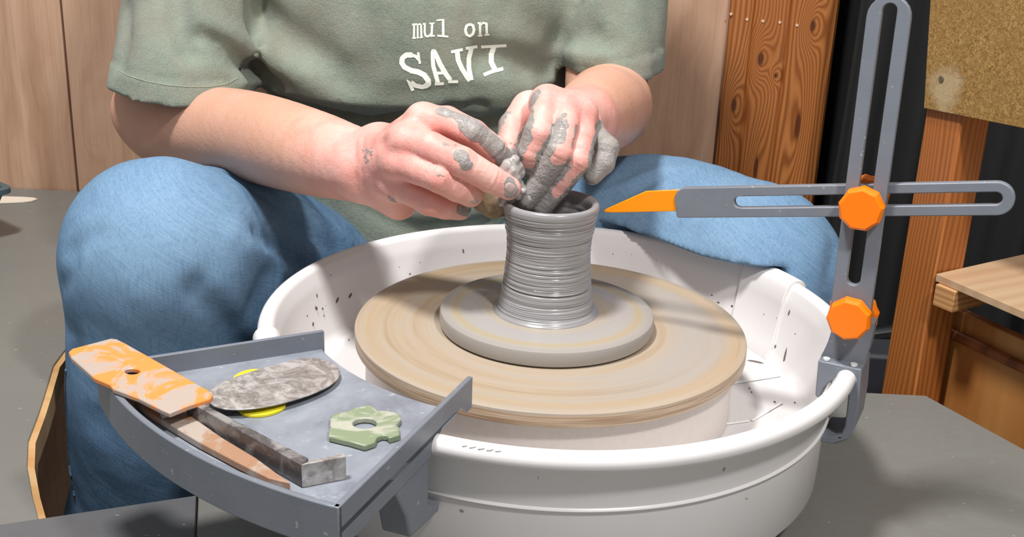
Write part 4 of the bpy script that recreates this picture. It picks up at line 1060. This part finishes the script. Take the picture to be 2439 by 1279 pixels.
# soft folds on the chest
gv([(1160, 130), (1230, 138), (1290, 158), (1335, 185)], 0.0130, .012); gv([(1190, 112), (1260, 118), (1320, 140)], -0.0043, .014)
gv([(640, 120), (720, 180), (800, 225), (870, 250)], -0.0087, .018); gv([(620, 30), (680, 90), (760, 140), (840, 190)], 0.0087, .016)
gv([(780, 0), (800, 60), (830, 120)], -0.0029, .02); gv([(880, -20), (870, 60), (885, 130)], 0.0029, .018)
gv([(1230, 10), (1260, 60), (1300, 100)], 0.0043, .015)
# lower shirt folds
gv([(880, 300), (900, 340), (890, 400)], 0.0058, .01); gv([(1000, 560), (1080, 548), (1160, 530)], 0.0072, .006); gv([(860, 480), (960, 545), (1060, 540)], 0.0043, .008)
gv([(680, 250), (760, 290), (860, 320)], 0.0058, .008); gv([(1130, 320), (1160, 350), (1180, 380)], 0.0058, .009)
vs.F += (.0016*fbm(X3, Y3, Z3, 42, 11)+.0004*fbm(X3, Y3, Z3, 160, 12)).astype(np.float32)
for sl, inner in cuts: vs.F[sl] = np.maximum(vs.F[sl], -inner)
sV, sF = vs.nets(1)
shirt = mesh('shirt', sV, sF, M_SHIRT, person, smooth=180)
# stitched hem of the right sleeve
a_, b_ = SR; d_ = (b_-a_)/np.linalg.norm(b_-a_)
bvh = BVHTree.FromPolygons([tuple(v) for v in sV.tolist()], [tuple(f) for f in sF.tolist()])
def onshirt(px, py, off=.0006):
    v = ray(px, py); v = v/np.linalg.norm(v); h = bvh.ray_cast(Vector(CAM.tolist()), Vector(v.tolist()))
    if h[0] is None: return None
    n = A(*h[1]); n = n if n@v < 0 else -n
    return A(*h[0])+n*off
# stitches
sv, sf = [], []
def stitch(p, q, w_=.0004):
    d = q-p; v = CAM-p; s_ = np.cross(d, v); s_ = s_/np.linalg.norm(s_)*w_; i = len(sv); e = v/np.linalg.norm(v)*.0004
    sv.extend([p-s_, q-s_, q+s_, p+s_, p-s_+e, q-s_+e, q+s_+e, p+s_+e]); sf.extend([(i, i+1, i+2, i+3), (i+4, i+7, i+6, i+5), (i, i+4, i+5, i+1), (i+1, i+5, i+6, i+2), (i+2, i+6, i+7, i+3), (i+3, i+7, i+4, i)])
st = [(282, 168), (310, 182), (350, 194), (400, 203), (450, 207), (500, 206), (540, 200), (566, 186)]
for i in range(len(st)-1):
    for k in range(8):
        f, g_ = k/8, (k+.62)/8
        p = onshirt(st[i][0]*(1-f)+st[i+1][0]*f, st[i][1]*(1-f)+st[i+1][1]*f, .0002); q = onshirt(st[i][0]*(1-g_)+st[i+1][0]*g_, st[i][1]*(1-g_)+st[i+1][1]*g_, .0002)
        if p is not None and q is not None and np.linalg.norm(p-q) < .01: stitch(p, q)
o = mesh('hem_stitching', sv, sf, m_plain('pale_thread', C(176, 184, 162), .8), shirt, smooth=0); o['kind'] = 'stuff'
# ---- lettering, strokes in a 6.393x zoom of the photograph from (940,30)
def Zp(x, y): return (940+x/6.393, 30+y/6.393)
def letter(strokes):
    V, F = [], []
    for wd, pts in strokes:
        # resample
        P = [np.array(Zp(*p[:2])+((p[2] if len(p) > 2 else wd)/6.393,)) for p in pts]; R_ = []
        for i in range(len(P)-1):
            n_ = max(2, int(np.linalg.norm(P[i+1][:2]-P[i][:2])/1.6))
            R_ += [P[i]*(1-k/n_)+P[i+1]*k/n_ for k in range(n_)]
        R_.append(P[-1]); m = len(R_); rows = []
        for i, p in enumerate(R_):
            t = R_[min(i+1, m-1)][:2]-R_[max(i-1, 0)][:2]; t = t/np.linalg.norm(t); nn = np.array([-t[1], t[0]])
            wob = 1+.05*math.sin(i*1.7+p[0])
            row = []
            for s_ in (-.5, -.17, .17, .5):
                q = onshirt(*(p[:2]+nn*s_*p[2]*wob), .0004); row.append(q)
            if any(r is None for r in row): continue
            rows.append(row)
        for i, row in enumerate(rows):
            b = len(V); V += row
            if i:
                for k in range(3): F.append((b-4+k, b-4+k+1, b+k+1, b+k))
    o = mesh('letter', V, F, M_PRINT, shirt, smooth=180)
letter([(34, [(270, 185), (310, 180)]), (30, [(298, 180), (294, 385)]), (26, [(272, 388), (325, 386)]), (26, [(300, 190), (330, 172), (350, 190)]), (26, [(350, 178), (352, 383)]), (24, [(335, 384), (372, 380)]), (26, [(350, 190), (380, 170), (402, 190)]), (30, [(402, 182), (408, 378)]), (24, [(385, 380), (432, 372)])])
letter([(26, [(428, 172), (476, 170)]), (32, [(460, 172), (458, 300), (470, 350), (500, 366), (530, 350)]), (26, [(528, 166), (604, 162)]), (34, [(572, 162), (564, 345)]), (26, [(540, 358), (612, 352)]), (28, [(530, 350), (562, 310)])])
letter([(26, [(640, 118), (745, 106)]), (38, [(738, 100), (740, 355)]), (30, [(650, 350), (740, 358), (818, 366)])])
letter([(42, [(1145, 175), (1190, 195), (1208, 260), (1190, 325), (1140, 358), (1095, 335), (1076, 270), (1094, 200), (1145, 175)])])
letter([(30, [(1262, 162), (1315, 158)]), (38, [(1298, 160), (1300, 350)]), (28, [(1262, 352), (1335, 346)]), (32, [(1300, 190), (1345, 155), (1395, 165)]), (38, [(1395, 155), (1404, 335)]), (28, [(1365, 340), (1442, 330)])])
letter([(36, [(358, 604), (386, 780)]), (50, [(375, 720), (330, 670), (250, 640)]), (78, [(270, 645), (180, 645), (120, 690), (108, 760), (150, 830), (250, 880)]), (84, [(240, 880), (360, 905), (450, 950), (510, 1030), (515, 1090), (460, 1120)]), (66, [(500, 1110), (420, 1130), (320, 1110), (250, 1060)]), (70, [(185, 1020, 10), (235, 1080, 60), (280, 1190, 50)])])
letter([(80, [(592, 560, 50), (590, 600, 80), (580, 700, 60), (590, 820, 64), (630, 960, 66), (660, 1075, 66)]), (78, [(600, 570, 50), (630, 640, 66), (690, 780, 78), (770, 920, 78), (850, 1030, 70)]), (46, [(620, 925), (770, 915)]), (44, [(610, 1085), (750, 1080)]), (44, [(815, 1050), (965, 1050)])])
letter([(46, [(858, 600), (1035, 562)]), (74, [(950, 590), (965, 720), (1020, 850), (1110, 990), (1150, 1035)]), (46, [(1080, 545), (1255, 515)]), (70, [(1165, 535), (1125, 700), (1128, 850), (1165, 1030)])])
letter([(46, [(1315, 520), (1700, 500)]), (78, [(1510, 520), (1470, 640), (1470, 760), (1530, 880)]), (56, [(1355, 950), (1480, 900), (1650, 855)])])

# ---- jeans
vj = Vol(axis((-.42, .30, .0034)), axis((-.06, .46, .0040)), axis((-.50, .13, .0036)), .05)
kn_ = [J(388, 612, .075)]
vj.chain([J(800, 770, .34), J(598, 672, .20), kn_[0]], [.088, .086, .068], .02)
vj.chain([kn_[0], J(372, 900, .085), J(350, 1250, .11)], [.068, .064, .056], .01)
vj.cap(J(335, 1250, .11), J(335, 1250, .11)+A(0, .02, -.22), .056, .05, .02)
vj.chain([J(1190, 760, .36), J(1500, 615, .255), J(1775, 665, .165)], [.092, .087, .076], .02)
vj.chain([J(1775, 665, .165), J(1790, 900, .18), J(1790, 900, .18)+A(0, .02, -.25)], [.074, .062, .05], .01)
vj.cap((-.20, .38, -.12), (-.05, .38, -.12), .085, .085, .06)
def gj(pts, dep, w, n=6):
    L_ = vj.line(pts, n)
    if len(L_) > 1: vj.groove(L_, dep, w)
gj([(560, 420), (640, 470), (720, 540), (800, 600)], .007, .006); gj([(600, 415), (680, 460), (770, 530), (830, 580)], -.004, .007)
gj([(610, 560), (670, 600), (730, 640)], .005, .007); gj([(590, 585), (650, 620), (700, 660)], -.003, .006); gj([(690, 520), (740, 570), (780, 610)], .004, .007)
gj([(480, 690), (520, 730), (560, 800), (585, 830)], .007, .010); gj([(500, 680), (545, 715), (585, 770), (610, 800)], -.006, .009)
gj([(640, 650), (620, 700), (600, 740)], .004, .012); gj([(560, 560), (620, 610), (680, 680)], -.003, .009)
gj([(150, 780), (175, 800), (180, 850)], .004, .008); gj([(165, 600), (190, 580), (230, 555)], .004, .006); gj([(150, 680), (165, 660), (180, 620)], .003, .006)
gj([(250, 1000), (330, 1060), (420, 1080)], .003, .014); gj([(200, 900), (260, 940), (360, 960)], .002, .014)
gj([(1400, 500), (1470, 470), (1560, 425)], .006, .006); gj([(1420, 470), (1500, 440), (1590, 400)], -.003, .007)
gj([(1440, 545), (1500, 520), (1560, 510)], .004, .008); gj([(1480, 570), (1560, 555), (1640, 550)], .002, .01)
gj([(1990, 600), (1975, 660), (1985, 720)], .003, .010)
X3, Y3, Z3 = vj.X[:, None, None], vj.Y[None, :, None], vj.Z[None, None, :]
vj.F += (.0022*fbm(X3, Y3, Z3, 26, 21)+.0006*fbm(X3, Y3, Z3, 110, 22)).astype(np.float32)
rp_ = np.sqrt((X3-PX)**2+(Y3-PY)**2)
vj.F = np.maximum(vj.F, -np.maximum(rp_-.1915, Z3-.0120)).astype(np.float32)
vj.F = np.maximum(vj.F, -np.maximum(rp_-.180, Z3+.02)).astype(np.float32)
vj.F = np.maximum(vj.F, -np.maximum(np.maximum(Y3-.1425, -X3), np.abs(Z3+.109)-.0115)).astype(np.float32)
jV, jF = vj.nets(1)
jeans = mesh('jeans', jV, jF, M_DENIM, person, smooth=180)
# pale knee and thighs: wear plus painted light; darker shins: painted shade
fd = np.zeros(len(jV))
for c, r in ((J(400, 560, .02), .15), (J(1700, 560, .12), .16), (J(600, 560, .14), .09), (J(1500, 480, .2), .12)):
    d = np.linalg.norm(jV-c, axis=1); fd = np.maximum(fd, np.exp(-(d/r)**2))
setattr_f(jeans, 'fade_and_light', fd*.72)
# outseam of the right leg
sm = [q for q in vj.line([(158, 880), (156, 960), (160, 1040), (168, 1120), (180, 1190)], 6)]
if len(sm) > 2: mesh('seam', *tube([q+A(0, -.0003, 0) for q in sm], .0011, 8), M_DENIM, jeans, smooth=60)

# ---- sponge and slurry held against the pot
sg = Vol(axis((-.10, .02, .0011)), axis((-.03, .05, .0011)), axis((.04, .14, .0011)), .02)
sg.cap(J(1150, 462, .006), J(1180, 480, .006), .0085, .0105, .004); sg.cap(J(1175, 452, .008), J(1165, 485, .008), .008, .007, .004); sg.cap(J(1190, 488, .004), J(1150, 478, .01), .0055, .007, .003)
X3, Y3, Z3 = sg.X[:, None, None], sg.Y[None, :, None], sg.Z[None, None, :]
sg.F += (.0010*fbm(X3, Y3, Z3, 420, 31, 3)).astype(np.float32)
V, F = sg.nets(0)
sp = mesh('sponge', V, F, m_claystain('wet_brown_sponge', (148, 128, 100), (120, 100, 76), .4, .65, 220, .6, (168, 156, 136)), smooth=180)
props(sp, 'small wet brown sponge pinched between right hand and clay cylinder', 'sponge')
sg = Vol(axis((-.06, .02, .0009)), axis((-.04, .03, .0009)), axis((.06, .13, .0009)), .02)
random.seed(4)
for px, py, r in [(1210, 395, .0045), (1222, 408, .004), (1232, 396, .0035), (1228, 425, .004), (1236, 440, .0035), (1232, 462, .0035), (1218, 470, .004), (1205, 474, .0030), (1196, 470, .0026), (1240, 412, .003), (1226, 380, .003), (1243, 455, .003)]:
    p = J(px, py, -.006+random.uniform(-.003, .003)); q = p+A(random.uniform(-.004, .004), random.uniform(-.002, .002), random.uniform(-.004, .004)); sg.cap(p, q, r, r*.7, .0015)
X3, Y3, Z3 = sg.X[:, None, None], sg.Y[None, :, None], sg.Z[None, None, :]
sg.F += (.0009*fbm(X3, Y3, Z3, 620, 33, 2)).astype(np.float32)
V, F = sg.nets(0)
sl_ = mesh('clay_slurry', V, F, m_plain('wet_slurry', C(166, 160, 156), .2, .5, 500, .6, .15), smooth=180); sl_['kind'] = 'stuff'
props(sl_, 'lumpy grey clay slurry squeezed up between the fingertips over the pot rim', 'clay')
